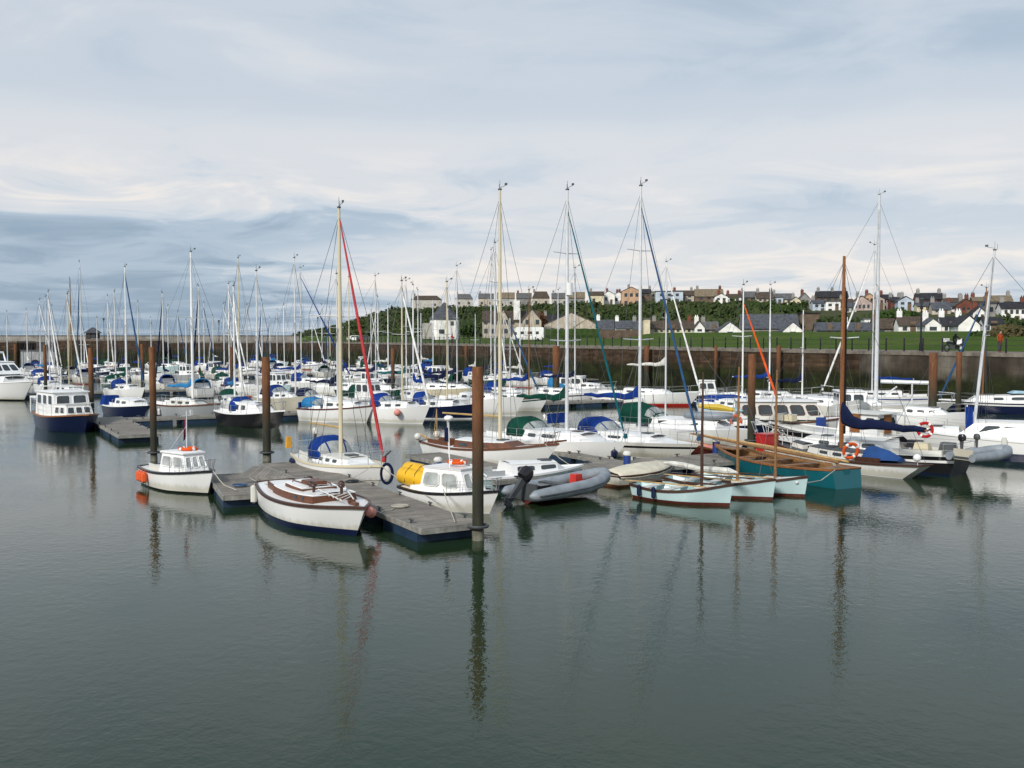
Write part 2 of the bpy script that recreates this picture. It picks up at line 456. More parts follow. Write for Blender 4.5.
    def fender(s, u, side, col='white', r=.10, ln=.5, z=None, ball=False):
        zz=s.sz(u)*.45 if z is None else z
        p=s.hp(u,max(.05,zz),side); p=p+Vector((0,side*(r+.01),0)); mb=MB()
        if ball: mb.ball((p.x,p.y,zz),r,10,8)
        else:
            mb.path([(p.x,p.y,zz-ln/2),(p.x,p.y,zz-ln/2+r*.5),(p.x,p.y,zz+ln/2-r*.5),(p.x,p.y,zz+ln/2)],[r*.35,r,r,r*.35],8)
        mb.tube((p.x,p.y,zz+(r if ball else ln/2)-.02),(p.x,p.y-side*.05,s.sz(u)+.02),.012,n=4)
        return mb.build('fender', 'mat' and M(col), s.root)
    def outboard(s, y=0, col='black', tilt=0, sc=1.0, z=None):
        z=s.sz(0) if z is None else z; x=-s.L/2-.1
        e=MB()
        c0=Vector((x,y,z)); ca,sa=math.cos(tilt),math.sin(tilt)
        def T(p): return Vector((c0.x+(p[0]*ca-p[2]*sa)*sc, c0.y+p[1]*sc, c0.z+(p[0]*sa+p[2]*ca)*sc))
        def ring(z_,hx,hy,ox=0): return [T((ox+hx*math.cos(a)*1.0,hy*math.sin(a),z_)) for a in [2*math.pi*k/10 for k in range(10)]]
        e.loft([ring(.08,.16,.12,-.1),ring(.14,.24,.16,-.12),ring(.36,.25,.17,-.12),ring(.48,.17,.12,-.1),ring(.5,.08,.06,-.1)])
        o=e.build('outboard_motor', col, s.root)
        l=MB(); l.loft([[T((a,b,.1)) for a,b in ((-.2,-.07),(0,-.07),(0,.07),(-.2,.07))],[T((a,b,-.5)) for a,b in ((-.18,-.04),(-.04,-.04),(-.04,.04),(-.18,.04))],[T((a,b,-.85)) for a,b in ((-.2,-.03),(-.02,-.03),(-.02,.03),(-.2,.03))]])
        l.tube(T((.05,0,-.72)),T((-.28,0,-.72)),.06*sc,.04*sc,8); l.box(T((-.12,0,-.55)),(.34*sc,.22*sc,.02))
        for k in range(3):
            a=2*math.pi*k/3; l.tube(T((-.3,0,-.72)),T((-.3,.13*math.cos(a),-.72+.13*math.sin(a))),.02,.035,4)
        l.build('drive_leg', 'darkgrey', o)
        return o
    def flag(s, x, y, z, h=1.1, kind='red', lean=.25):
        mb=MB(); mb.tube((x,y,z),(x-lean,y,z+h),.014,n=5); o=mb.build('flag_staff','white',s.root)
        rings=[]; 
        f=MB()
        for i in range(5):
            t=i/4
            a=Vector((x-lean*.9-.09*t-.02*math.sin(i*2),y+.04*math.sin(i*1.7),z+h*.92-.22*t)); b=a+Vector((.1,.02*math.sin(i*2),-.52))
            rings.append((a,b))
        for i in range(4):
            f.quad(rings[i][0],rings[i+1][0],rings[i+1][1],rings[i][1],0 if i>0 else 1)
        fl=f.build('ensign',[F('red'),F('blue')] if kind=='red' else [F('blue'),F('blue')],o,recalc=False)
        m=fl.modifiers.new('t','SOLIDIFY'); m.thickness=.008
        return o
    def world(s, p):
        ca,sa=math.cos(s.h),math.sin(s.h); return Vector((s.X+p[0]*ca-p[1]*sa, s.Y+p[0]*sa+p[1]*ca, p[2]))
    def mastx(s, px):
        k=kx(px); ca,sa=math.cos(s.h),math.sin(s.h); d=ca-k*sa
        if abs(d)<.05: return .06*s.L
        x=(k*s.Y-s.X)/d
        return max(-.3*s.L, min(.34*s.L, x))
    def mtop(s, py, x): return zat(py, s.Y+x*math.sin(s.h))
def weld(o):
    import bmesh
    bm=bmesh.new(); bm.from_mesh(o.data); bmesh.ops.remove_doubles(bm, verts=bm.verts, dist=.0008)
    bmesh.ops.recalc_face_normals(bm, faces=bm.faces)
    bm.to_mesh(o.data); bm.free(); o.data.set_sharp_from_angle(angle=R(40))
def wnd(f, nrm, parent, wmat='glass', frame=None, off=.012, sub=1):
    mb=MB(); c=.14
    if sub>1:
        g=[[f(i/sub,j/sub)+nrm*off for i in range(sub+1)] for j in range(sub+1)]
        for j in range(sub):
            for i in range(sub): mb.quad(g[j][i],g[j][i+1],g[j+1][i+1],g[j+1][i])
        return mb.build('window', wmat, parent, recalc=False)
    pts=[(c,0),(1-c,0),(1,c),(1,1-c),(1-c,1),(c,1),(0,1-c),(0,c)]
    ps=[f(a,b)+nrm*off for a,b in pts]; pb=[f(a,b)-nrm*.02 for a,b in pts]
    mb.loft([pb,ps])
    o=mb.build('window', wmat, parent, smooth=False)
    if frame:
        fr=MB(); fr.path([p+nrm*.004 for p in ps],.022,5,closed=True); fr.build('frame',frame,o)
    return o
def lifebuoy(P, n, label, col='orange', r=.36, tilt_up=False):
    """ring with four pale bands, flat against direction n"""
    n=Vector(n).normalized(); a=n.orthogonal().normalized(); b=n.cross(a); mb=MB(); m=20; k=8
    rings=[]
    for i in range(m):
        t=2*math.pi*i/m; d=a*math.cos(t)+b*math.sin(t)
        rings.append([d*(r+.075*math.cos(2*math.pi*j/k))+n*(.06*math.sin(2*math.pi*j/k)) for j in range(k)])
    for i in range(m):
        mi=1 if i%5==0 else 0; l=(i+1)%m
        mb.add(rings[i]+rings[l],[(j,(j+1)%k,k+(j+1)%k,k+j) for j in range(k)],mi)
    o=mb.build('lifebuoy',[F(col),F('white')],None,loc=P)
    return tag(o,label,'lifebuoy','lifebuoys on the boats')
# ------------------------------------------------------------------ camera, sky, sun
cam = bpy.data.cameras.new('camera'); co = bpy.data.objects.new('camera', cam); COL.objects.link(co)
co.location = (0,0,EYE); co.rotation_euler = (math.pi/2-PITCH,0,0)
cam.sensor_width = 36; cam.lens = 36*1000/1024; cam.clip_end = 20000; cam.clip_start=.1
scene.camera = co
scene.view_settings.view_transform='Standard'; scene.view_settings.look='None'
scene.view_settings.exposure=0.28; scene.view_settings.gamma=1
scene.render.engine='CYCLES'
scene.cycles.max_bounces=6; scene.cycles.diffuse_bounces=2; scene.cycles.glossy_bounces=3; scene.cycles.transparent_max_bounces=8
SUN_EL, SUN_AZ = 34, 212      # from behind the camera, to its left
def build_world():
    w = bpy.data.worlds.new('World'); scene.world = w; w.use_nodes = True
    nt = w.node_tree; L = nt.links.new
    bg = nt.nodes['Background']
    sky = N(nt,'ShaderNodeTexSky'); sky.sky_type='NISHITA'; sky.sun_disc=False; sky.sun_elevation=R(SUN_EL); sky.sun_rotation=R(SUN_AZ); sky.dust_density=2.0
    tc = N(nt,'ShaderNodeTexCoord'); sep = N(nt,'ShaderNodeSeparateXYZ'); L(tc.outputs['Generated'], sep.inputs[0])
    def mth(op,a,b=None,c=None,clamp=False):
        n=nt.nodes.new('ShaderNodeMath'); n.operation=op; n.use_clamp=clamp
        for i,v in enumerate((a,b,c)):
            if v is None: continue
            if isinstance(v,(int,float)): n.inputs[i].default_value=v
            else: L(v,n.inputs[i])
        return n.outputs[0]
    def mr(src,a,b,lo=0,hi=1):
        n=nt.nodes.new('ShaderNodeMapRange'); n.interpolation_type='SMOOTHSTEP'; L(src,n.inputs[0])
        n.inputs[1].default_value=a; n.inputs[2].default_value=b; n.inputs[3].default_value=lo; n.inputs[4].default_value=hi; return n.outputs[0]
    z = mth('MAXIMUM', sep.outputs[2], 0.0)
    el = z; az = mth('ARCTAN2', sep.outputs[0], sep.outputs[1])
    den = mth('ADD', z, 0.10)
    u = mth('DIVIDE', sep.outputs[0], den); v = mth('DIVIDE', sep.outputs[1], den)
    cv = N(nt,'ShaderNodeCombineXYZ'); L(u,cv.inputs[0]); L(v,cv.inputs[1])
    n1 = N(nt,'ShaderNodeTexNoise', Scale=.62, Detail=7.0, Roughness=.52, Distortion=.35); L(cv.outputs[0], n1.inputs['Vector'])
    n2 = N(nt,'ShaderNodeTexNoise', Scale=1.5, Detail=9.0, Roughness=.58, Distortion=.9); L(cv.outputs[0], n2.inputs['Vector'])
    # long flat banks (stretched along the horizon)
    ce = N(nt,'ShaderNodeCombineXYZ'); L(mth('MULTIPLY',az,2.6),ce.inputs[0]); L(mth('MULTIPLY',el,15.0),ce.inputs[1]); ce.inputs[2].default_value=3.3
    n3 = N(nt,'ShaderNodeTexNoise', Scale=.8, Detail=6.0, Roughness=.5, Distortion=.5); L(ce.outputs[0], n3.inputs['Vector'])
    ns = mth('MULTIPLY_ADD', n1.outputs['Fac'], .35, mth('MULTIPLY_ADD', n2.outputs['Fac'], .50, mth('MULTIPLY', n3.outputs['Fac'], .50)))  # mean ~.67
    ns = mth('SUBTRACT', ns, .675)
    # where the banks lie: blue-grey on the left up to 8 degrees, cream layer above it, blue-grey roof overhead
    e2 = mth('ADD', el, mth('MULTIPLY', ns, .22))
    a2 = mth('ADD', az, mth('MULTIPLY', ns, .55))
    leftdark = mth('MULTIPLY', mr(e2,.165,.105), mr(a2,.02,-.30))
    creamband = mth('MULTIPLY', mr(e2,.10,.145), mr(e2,.235,.17))
    lowcream = mth('MULTIPLY', mth('MULTIPLY', mr(e2,.0,.05), mr(e2,.10,.07)), mr(a2,-.30,-.16))
    top = mr(e2,.16,.30)
    # brightness index 0 (dark blue-grey) .. 1 (cream)
    idx = mth('MULTIPLY_ADD', ns, 1.55, .55)
    idx = mth('ADD', idx, mth('MULTIPLY', creamband, .20))
    idx = mth('ADD', idx, mth('MULTIPLY', lowcream, .40))
    idx = mth('SUBTRACT', idx, mth('MULTIPLY', leftdark, .38))
    idx = mth('SUBTRACT', idx, mth('MULTIPLY', mr(e2,.33,.55), .26))  # unseen sky above the frame, darkened further to dim water reflections and fill
    idx = mth('SUBTRACT', idx, mth('MULTIPLY', top, .12), clamp=True)
    cr = ramp(nt, idx, [(0,(.25,.335,.43)),(.25,(.375,.455,.545)),(.5,(.50,.555,.62)),(.72,(.60,.62,.65)),(1,(.77,.72,.68))])
    cr.color_ramp.interpolation='EASE'
    mx = N(nt,'ShaderNodeMix'); mx.data_type='RGBA'; mx.inputs[0].default_value=.93
    sm = N(nt,'ShaderNodeVectorMath'); sm.operation='SCALE'; sm.inputs['Scale'].default_value=1.0; L(sky.outputs[0], sm.inputs[0])
    # the cloud radiance is divided by the background strength so that the sky texture sits at .1
    cs = N(nt,'ShaderNodeVectorMath'); cs.operation='SCALE'; cs.inputs['Scale'].default_value=10.0; L(cr.outputs[0], cs.inputs[0])
    L(sm.outputs[0], mx.inputs[6]); L(cs.outputs[0], mx.inputs[7]); L(mx.outputs[2], bg.inputs[0])
    bg.inputs[1].default_value=.1
build_world()
sl = bpy.data.lights.new('sun','SUN'); so = bpy.data.objects.new('sun', sl); COL.objects.link(so)
sl.energy=2.8; sl.angle=R(11); sl.color=(1,.95,.87)
a=R(SUN_AZ); e=R(SUN_EL)
so.rotation_euler = Vector((math.sin(a)*math.cos(e), math.cos(a)*math.cos(e), math.sin(e))).to_track_quat('Z','Y').to_euler()

# ------------------------------------------------------------------ water
def build_water():
    m, nt, b = nodes_of('harbour_water'); L=nt.links.new
    tc=N(nt,'ShaderNodeTexCoord')
    n0=N(nt,'ShaderNodeTexNoise',Scale=.05,Detail=4.0); L(tc.outputs['Object'],n0.inputs['Vector'])
    r=ramp(nt,n0.outputs['Fac'],[(.3,(.011,.027,.012)),(.7,(.018,.036,.016))]); L(r.outputs[0],b.inputs['Base Color'])
    b.inputs['Roughness'].default_value=.035; b.inputs['IOR'].default_value=1.333
    mp=N(nt,'ShaderNodeMapping'); mp.inputs['Scale'].default_value=(1,1,1); mp.inputs['Rotation'].default_value=(0,0,.5); L(tc.outputs['Object'],mp.inputs[0])
    a1=N(nt,'ShaderNodeTexNoise',Scale=3.2,Detail=3.0,Roughness=.55,Distortion=.3); L(mp.outputs[0],a1.inputs['Vector'])
    a2=N(nt,'ShaderNodeTexNoise',Scale=11.0,Detail=2.0,Roughness=.5); L(mp.outputs[0],a2.inputs['Vector'])
    a3=N(nt,'ShaderNodeTexNoise',Scale=.35,Detail=2.0); L(mp.outputs[0],a3.inputs['Vector'])
    # cat's paws: patches where the ripple is stronger
    pr=ramp(nt,a3.outputs['Fac'],[(.35,(.45,.45,.45)),(.65,(1,1,1))])
    ad=nt.nodes.new('ShaderNodeMath'); ad.operation='MULTIPLY_ADD'; L(a2.outputs['Fac'],ad.inputs[0]); ad.inputs[1].default_value=.30; L(a1.outputs['Fac'],ad.inputs[2])
    mu=nt.nodes.new('ShaderNodeMath'); mu.operation='MULTIPLY'; L(ad.outputs[0],mu.inputs[0]); L(pr.outputs[0],mu.inputs[1])
    bp=N(nt,'ShaderNodeBump',Strength=1.0,Distance=.0095); L(mu.outputs[0],bp.inputs['Height']); L(bp.outputs[0],b.inputs['Normal'])
    o=MB().quad((-9000,-60,0),(9000,-60,0),(9000,12000,0),(-9000,12000,0)).build('water',m,smooth=False)
    tag(o,kind='structure')
build_water()

# ------------------------------------------------------------------ quay frame: t along the quay (away, leftwards), s inland
U=Vector((-.48,.877,0)); NN=Vector((.877,.48,0)); P0=Vector((38.5,79,0)); QZ=4.68
def Q(t,s,z=0.0): return P0+U*t+NN*s+Vector((0,0,z))
def ts(X,Y):
    d=Vector((X,Y,0))-P0; return d.dot(U), d.dot(NN)
def hill_H(k):
    px=512+1000*k
    return interp(px,[(285,3),(300,6),(330,12),(360,18),(395,23.0),(440,22.0),(520,20.3),(600,19.8),(640,19.5),(740,16.8),(800,14.8),(900,13.2),(1024,11.8),(1300,10)])
def ter(X,Y):
    t,s=ts(X,Y); k=X/max(Y,1)
    base=interp(s,[(-1,4.6),(7,4.62),(10,4.8),(45,6.35),(60,6.7),(100,7.0)])
    if s>7: base-= (base-4.62)*.52*smooth(.15,.10,k)
    H=hill_H(k)
    z=base+(H-7.0)*smooth(96,160,s) if H>7 else base
    z+=.5*math.sin(X*.11+1)*math.sin(Y*.09)*smooth(60,120,s)
    sea=smooth(-.205,-.235,k) if t>150 else 0
    return z*(1-sea)-4*sea
def build_terrain():
    mb=MB(); ss=[7,8.5,10,12,16,20,25,30,36,42,46,52,60,70,80,90,96]+[100+4*i for i in range(18)]+[180,200,240,300]
    tt=[-60+4*i for i in range(62)]+[190+8*i for i in range(90)]
    vs=[]; 
    for t in tt:
        for s in ss:
            p=Q(t,s); vs.append((p.x,p.y,ter(p.x,p.y)))
    n=len(ss)
    mb.add(vs,[(i*n+j,(i+1)*n+j,(i+1)*n+j+1,i*n+j+1) for i in range(len(tt)-1) for j in range(n-1)])
    m,nt,b=nodes_of('grass_slope'); L=nt.links.new
    tc=N(nt,'ShaderNodeTexCoord')
    n1=N(nt,'ShaderNodeTexNoise',Scale=.09,Detail=8.0,Roughness=.65); L(tc.outputs['Object'],n1.inputs['Vector'])
    n2=N(nt,'ShaderNodeTexNoise',Scale=1.7,Detail=6.0,Roughness=.7); L(tc.outputs['Object'],n2.inputs['Vector'])
    r1=ramp(nt,n1.outputs['Fac'],[(.3,(.045,.082,.012)),(.5,(.062,.105,.014)),(.62,(.085,.115,.022)),(.75,(.13,.13,.045))])
    r2=ramp(nt,n2.outputs['Fac'],[(.3,(.6,.6,.6)),(.7,(1.15,1.15,1.1))])
    mx=N(nt,'ShaderNodeMix'); mx.data_type='RGBA'; mx.blend_type='MULTIPLY'; mx.inputs[0].default_value=1; L(r1.outputs[0],mx.inputs[6]); L(r2.outputs[0],mx.inputs[7])
    sp_=N(nt,'ShaderNodeSeparateXYZ'); L(tc.outputs['Object'],sp_.inputs[0]); hz=nt.nodes.new('ShaderNodeMapRange'); L(sp_.outputs[2],hz.inputs[0]); hz.inputs[1].default_value=6.7; hz.inputs[2].default_value=7.3
    r5=ramp(nt,n2.outputs['Fac'],[(.3,(.03,.035,.016)),(.5,(.06,.07,.03)),(.7,(.13,.115,.065))])
    mh=N(nt,'ShaderNodeMix'); mh.data_type='RGBA'; L(hz.outputs[0],mh.inputs[0]); L(mx.outputs[2],mh.inputs[6]); L(r5.outputs[0],mh.inputs[7])
    L(mh.outputs[2],b.inputs['Base Color']); b.inputs['Specular IOR Level'].default_value=.05; b.inputs['Roughness'].default_value=.95
    o=mb.build('grass_bank',m); tag(o,kind='structure')
    # promenade
    mb=MB()
    mb.add([Q(-60,.55,QZ-.03),Q(170,.55,QZ-.03),Q(178,9,QZ-.03),Q(-60,9,QZ-.03)],[(0,3,2,1)])
    o=mb.build('promenade',mat('promenade_tarmac',(.20,.165,.15),.9,0,.2,.8),smooth=False); tag(o,kind='structure')
build_terrain()

def masonry(name, hue=0):
    m,nt,b=nodes_of(name); L=nt.links.new
    tc=N(nt,'ShaderNodeTexCoord'); sep=N(nt,'ShaderNodeSeparateXYZ'); L(tc.outputs['Object'],sep.inputs[0])
    cb=N(nt,'ShaderNodeCombineXYZ'); L(sep.outputs[0],cb.inputs[0]); L(sep.outputs[2],cb.inputs[1])
    br=N(nt,'ShaderNodeTexBrick'); br.inputs['Scale'].default_value=1.0; br.inputs['Brick Width'].default_value=.95; br.inputs['Row Height'].default_value=.42; br.inputs['Mortar Size'].default_value=.03
    br.inputs['Color1'].default_value=(.055,.034,.020,1); br.inputs['Color2'].default_value=(.10,.066,.040,1); br.inputs['Mortar'].default_value=(.055,.045,.035,1); br.inputs['Bias'].default_value=-.1
    L(cb.outputs[0],br.inputs['Vector'])
    # stains running down
    mp=N(nt,'ShaderNodeMapping'); mp.inputs['Scale'].default_value=(1.3,1.3,.12); L(tc.outputs['Object'],mp.inputs[0])
    n1=N(nt,'ShaderNodeTexNoise',Scale=.8,Detail=7.0,Roughness=.7); L(mp.outputs[0],n1.inputs['Vector'])
    r1=ramp(nt,n1.outputs['Fac'],[(.3,(.35,.35,.35)),(.5,(.9,.9,.9)),(.72,(1.35,1.25,1.15))])
    mx=N(nt,'ShaderNodeMix'); mx.data_type='RGBA'; mx.blend_type='MULTIPLY'; mx.inputs[0].default_value=.9; L(br.outputs['Color'],mx.inputs[6]); L(r1.outputs[0],mx.inputs[7])
    ms=N(nt,'ShaderNodeMapping'); ms.inputs['Scale'].default_value=(.16,.16,2.6); L(tc.outputs['Object'],ms.inputs[0])
    nh=N(nt,'ShaderNodeTexNoise',Scale=1.0,Detail=6.0,Roughness=.65); L(ms.outputs[0],nh.inputs['Vector'])
    rh=ramp(nt,nh.outputs['Fac'],[(.35,(.55,.5,.5)),(.58,(1,1,1)),(.68,(1.9,1.75,1.6))])
    mk=N(nt,'ShaderNodeMix'); mk.data_type='RGBA'; mk.blend_type='MULTIPLY'; mk.inputs[0].default_value=.8; L(mx.outputs[2],mk.inputs[6]); L(rh.outputs[0],mk.inputs[7]); mx=mk
    # concrete facing on the near stretch
    n4=N(nt,'ShaderNodeTexNoise',Scale=.25,Detail=6.0); L(tc.outputs['Object'],n4.inputs['Vector'])
    cx=nt.nodes.new('ShaderNodeMath'); cx.operation='LESS_THAN'; L(sep.outputs[0],cx.inputs[0]); cx.inputs[1].default_value=hue
    rc=ramp(nt,n4.outputs['Fac'],[(.35,(.035,.028,.021)),(.5,(.075,.062,.048)),(.66,(.19,.17,.14))])
    mc=N(nt,'ShaderNodeMix'); mc.data_type='RGBA'; mc.blend_type='MULTIPLY'; mc.inputs[0].default_value=.8; L(rc.outputs[0],mc.inputs[6]); L(r1.outputs[0],mc.inputs[7])
    m2=N(nt,'ShaderNodeMix'); m2.data_type='RGBA'; L(cx.outputs[0],m2.inputs[0]); L(mx.outputs[2],m2.inputs[6]); L(mc.outputs[2],m2.inputs[7])
    # weed below the tide line
    mw=N(nt,'ShaderNodeMapping'); mw.inputs['Scale'].default_value=(.5,.5,.7); L(tc.outputs['Object'],mw.inputs[0])
    n3=N(nt,'ShaderNodeTexNoise',Scale=.7,Detail=7.0,Roughness=.7); L(mw.outputs[0],n3.inputs['Vector'])
    ad=nt.nodes.new('ShaderNodeMath'); ad.operation='MULTIPLY_ADD'; L(n3.outputs['Fac'],ad.inputs[0]); ad.inputs[1].default_value=2.4; L(sep.outputs[2],ad.inputs[2])
    r3=ramp(nt,ad.outputs[0],[(0,(1,1,1)),(1,(0,0,0))]); r3.color_ramp.elements[0].position=.0
    mr=nt.nodes.new('ShaderNodeMapRange'); L(ad.outputs[0],mr.inputs[0]); mr.inputs[1].default_value=3.4; mr.inputs[2].default_value=4.3; mr.inputs[3].default_value=1; mr.inputs[4].default_value=0
    n5=N(nt,'ShaderNodeTexNoise',Scale=.8,Detail=7.0,Roughness=.65); L(mw.outputs[0],n5.inputs['Vector'])
    rw=ramp(nt,n5.outputs['Fac'],[(.35,(.010,.010,.006)),(.55,(.022,.028,.009)),(.75,(.048,.064,.015))])
    m3=N(nt,'ShaderNodeMix'); m3.data_type='RGBA'; L(mr.outputs[0],m3.inputs[0]); L(m2.outputs[2],m3.inputs[6]); L(rw.outputs[0],m3.inputs[7])
    b.inputs['Specular IOR Level'].default_value=.15; L(m3.outputs[2],b.inputs['Base Color']); b.inputs['Roughness'].default_value=.85
    bp=N(nt,'ShaderNodeBump',Strength=.6,Distance=.06); L(br.outputs['Fac'],bp.inputs['Height']); bp.invert=True; L(bp.outputs[0],b.inputs['Normal'])
    return m
coping=mat('coping_stone',(.20,.175,.145),.85,0,.3,1.2)
def wallrun(name,label,A,B,thick,top,hue,group=None,cop=.32,side=1,copw=.0):
    """wall from A to B, its face towards the basin; thickness behind"""
    A=Vector(A);B=Vector(B); d=(B-A); ln=d.length; rz=math.atan2(d.y,d.x)
    root=empty(name,(A.x,A.y,0),rz,label,'wall',group)
    mb=MB()
    y1=-thick*side
    mb.add([(0,0,-2),(ln,0,-2),(ln,y1,-2),(0,y1,-2),(0,0,top-cop),(ln,0,top-cop),(ln,y1,top-cop),(0,y1,top-cop)],[(0,3,2,1),(4,5,6,7),(0,1,5,4),(1,2,6,5),(2,3,7,6),(3,0,4,7)])
    mb.build('masonry',masonry('masonry_'+name+str(int(ln)),hue),root,smooth=False)
    c=MB(); n=max(1,int(ln/2.4))
    for i in range(n):
        a,b=i*ln/n+.012,(i+1)*ln/n-.012; j=rnd.uniform(-.012,.012); o=.07*side
        w=min(thick,.62)*side
        c.box(((a+b)/2,(o-w)/2,top-cop/2+j),(b-a,abs(o+w),cop))
    c.build('coping',coping,root,smooth=False)
    if thick>1.5:
        dk=MB(); dk.box((ln/2,-(thick/2+.31)*side,top-.12),(ln,thick-.64,.2)); dk.build('quay_deck',mat('promenade_tarmac',(.20,.165,.15)),root,smooth=False)
    return root
A=Q(-70,0); B=Q(171,0)
# object X runs away from the camera; the near stretch (small x) is concrete faced
qw=wallrun('quay_wall','long brown masonry quay wall with green weed running along the right of the basin',A,B,.6,QZ,84)
# end wall and the walls beyond the gate
wallrun('quay_wall','masonry end wall closing the far side of the basin',(-102.6,228,0),(B.x+.2,228.3,0),9,QZ+.0,-5,side=-1)
wallrun('quay_wall','short masonry wall left of the gate gap at the far left',(-190,226,0),(-111.8,226,0),9,QZ+.2,-5,side=-1)
# pier head block proud of the end wall
wallrun('pier_head','brown stone pier head beside the harbour gate, below the small lookout hut',(-102.9,225.2,0),(-79,225.2,0),2.4,QZ+.55,-5,side=-1)['category']='pier'
# outer pier
def outer_pier():
    root=empty('outer_pier',(-320,392,0),R(1.0),'long pale outer harbour pier with a parapet, on the horizon behind the left masts','pier')
    ln=235
    b=MB().box((ln/2,3,.9),(ln,6,6.0)); b.build('pier_wall',mat('pier_stone',(.085,.075,.07),.9,0,.35,.5,0,'Object',(1,1,4)),root,smooth=False)
    b=MB().box((ln/2,4.6,4.9),(ln,1.2,2.1)); b.build('parapet',mat('pier_parapet',(.30,.28,.25),.9,0,.25,.3),root,smooth=False)
    b=MB().box((ln/2,4.6,6.1),(ln,1.4,.30)); b.build('parapet_coping',mat('pier_coping',(.09,.085,.08),.9,0,.25,.3),root,smooth=False)
    b=MB().box((ln/2,.1,3.75),(ln,.5,.3)); b.build('edge_beam',mat('pier_parapet',(.3,.28,.25)),root,smooth=False)
outer_pier()
def lookout():
    Y=231; X=kx(93)*Y; root=empty('lookout_hut',(X,Y,QZ),R(8),'small stone lookout hut with a pyramid roof on the far pier head','hut')
    b=MB(); b.add([(-1.25,-1.25,0),(1.25,-1.25,0),(1.25,1.25,0),(-1.25,1.25,0),(-1.2,-1.2,2.1),(1.2,-1.2,2.1),(1.2,1.2,2.1),(-1.2,1.2,2.1)],[(0,3,2,1),(4,5,6,7),(0,1,5,4),(1,2,6,5),(2,3,7,6),(3,0,4,7)])
    b.build('wall',mat('hut_stone',(.085,.06,.05),.9,0,.3,2),root,smooth=False)
    r=MB(); r.add([(-1.7,-1.7,2.0),(1.7,-1.7,2.0),(1.7,1.7,2.0),(-1.7,1.7,2.0),(-.2,-.2,3.3),(.2,-.2,3.3),(.2,.2,3.3),(-.2,.2,3.3)],[(0,3,2,1),(4,5,6,7),(0,1,5,4),(1,2,6,5),(2,3,7,6),(3,0,4,7)])
    r.build('roof',mat('slate',(.05,.055,.065),.6,0,.25,1.2),root,smooth=False)
    for x in (-.5,.5): MB().box((x,-1.28,1.3),(.6,.06,.7)).build('window','glass',root,smooth=False)
lookout()
def seagate():
    X0=-111.5; X1=-102.9; root=empty('harbour_gate',((X0+X1)/2,227,0),0,'pale grey gate closing the gap in the end wall at far left','gate')
    w=X1-X0
    MB().box((0,0,.4),(w,.5,4.4)).build('gate_panel',mat('gate_grey',(.36,.37,.38),.7,0,.2,.6),root,smooth=False)
    for i in range(5): MB().box((-w/2+.6+i*(w-1.2)/4,-.31,.5),(.22,.12,4.0)).build('rib',mat('gate_grey',(.36,.37,.38)),root,smooth=False)
    MB().box((0,0,2.72),(w,.9,.24)).build('walkway','darkgrey',root,smooth=False)
seagate()

# ------------------------------------------------------------------ rusty piles
def pile_mat():
    m,nt,b=nodes_of('rusty_steel_pile'); L=nt.links.new
    tc=N(nt,'ShaderNodeTexCoord'); sep=N(nt,'ShaderNodeSeparateXYZ'); L(tc.outputs['Object'],sep.inputs[0])
    mp=N(nt,'ShaderNodeMapping'); mp.inputs['Scale'].default_value=(3,3,.8); L(tc.outputs['Object'],mp.inputs[0])
    n=N(nt,'ShaderNodeTexNoise',Scale=1.6,Detail=8.0,Roughness=.7); L(mp.outputs[0],n.inputs['Vector'])
    r=ramp(nt,n.outputs['Fac'],[(.3,(.065,.024,.010)),(.5,(.14,.05,.016)),(.72,(.22,.095,.03))])
    r2=ramp(nt,n.outputs['Fac'],[(.3,(.010,.010,.007)),(.55,(.03,.03,.016)),(.75,(.06,.075,.025))])
    ad=nt.nodes.new('ShaderNodeMath'); ad.operation='MULTIPLY_ADD'; L(n.outputs['Fac'],ad.inputs[0]); ad.inputs[1].default_value=-2.4; L(sep.outputs[2],ad.inputs[2])
    mr=nt.nodes.new('ShaderNodeMapRange'); L(ad.outputs[0],mr.inputs[0]); mr.inputs[1].default_value=.4; mr.inputs[2].default_value=2.6
    mx=N(nt,'ShaderNodeMix'); mx.data_type='RGBA'; L(mr.outputs[0],mx.inputs[0]); L(r2.outputs[0],mx.inputs[6]); L(r.outputs[0],mx.inputs[7])
    L(mx.outputs[2],b.inputs['Base Color']); b.inputs['Roughness'].default_value=.8
    bp=N(nt,'ShaderNodeBump',Strength=.5,Distance=.03); L(n.outputs['Fac'],bp.inputs['Height']); L(bp.outputs[0],b.inputs['Normal'])
    return m
PM=pile_mat()
def pile(px,ybase,ytop,w,label,guide=False,Y=None):
    if Y is None: p=at(px,ybase,0)
    else: p=Vector((kx(px)*Y,Y,0))
    top=zat(ytop,p.y); r=w*p.y/2000.0
    root=empty('mooring_pile',(p.x,p.y,0),0,label,'pile','rusty mooring piles')
    mb=MB(); n=20; rs=[(-1.5,1),(0.0,1),(top*.5,1),(top-.03,1),(top,.94),(top-.05,.9),(top-.35,.88)]
    mb.loft([[(r*k*math.cos(2*math.pi*i/n),r*k*math.sin(2*math.pi*i/n),z) for i in range(n)] for z,k in rs])
    mb.build('steel_tube',PM,root)
    if guide:
        g=MB(); pts=[((r+.12)*math.cos(2*math.pi*i/16),(r+.12)*math.sin(2*math.pi*i/16),.42) for i in range(16)]
        g.path(pts,.05,6,closed=True); g.build('guide_ring','darkgrey',root)
        c=MB(); c.loft([[((r+.01)*math.cos(2*math.pi*i/n),(r+.01)*math.sin(2*math.pi*i/n),z) for i in range(n)] for z in (-.6,.30)]); c.build('weed_band',mat('pale_growth',(.17,.165,.13),.9,0,.4,3,.4),root)
    return root
pile(478,540,367,11.5,'tall rust brown steel pile standing nearest, at the end of the front pontoon',True)
pile(267,461,357,8,'rust brown pile left of the blue hooded yacht with the red furled sail',True)
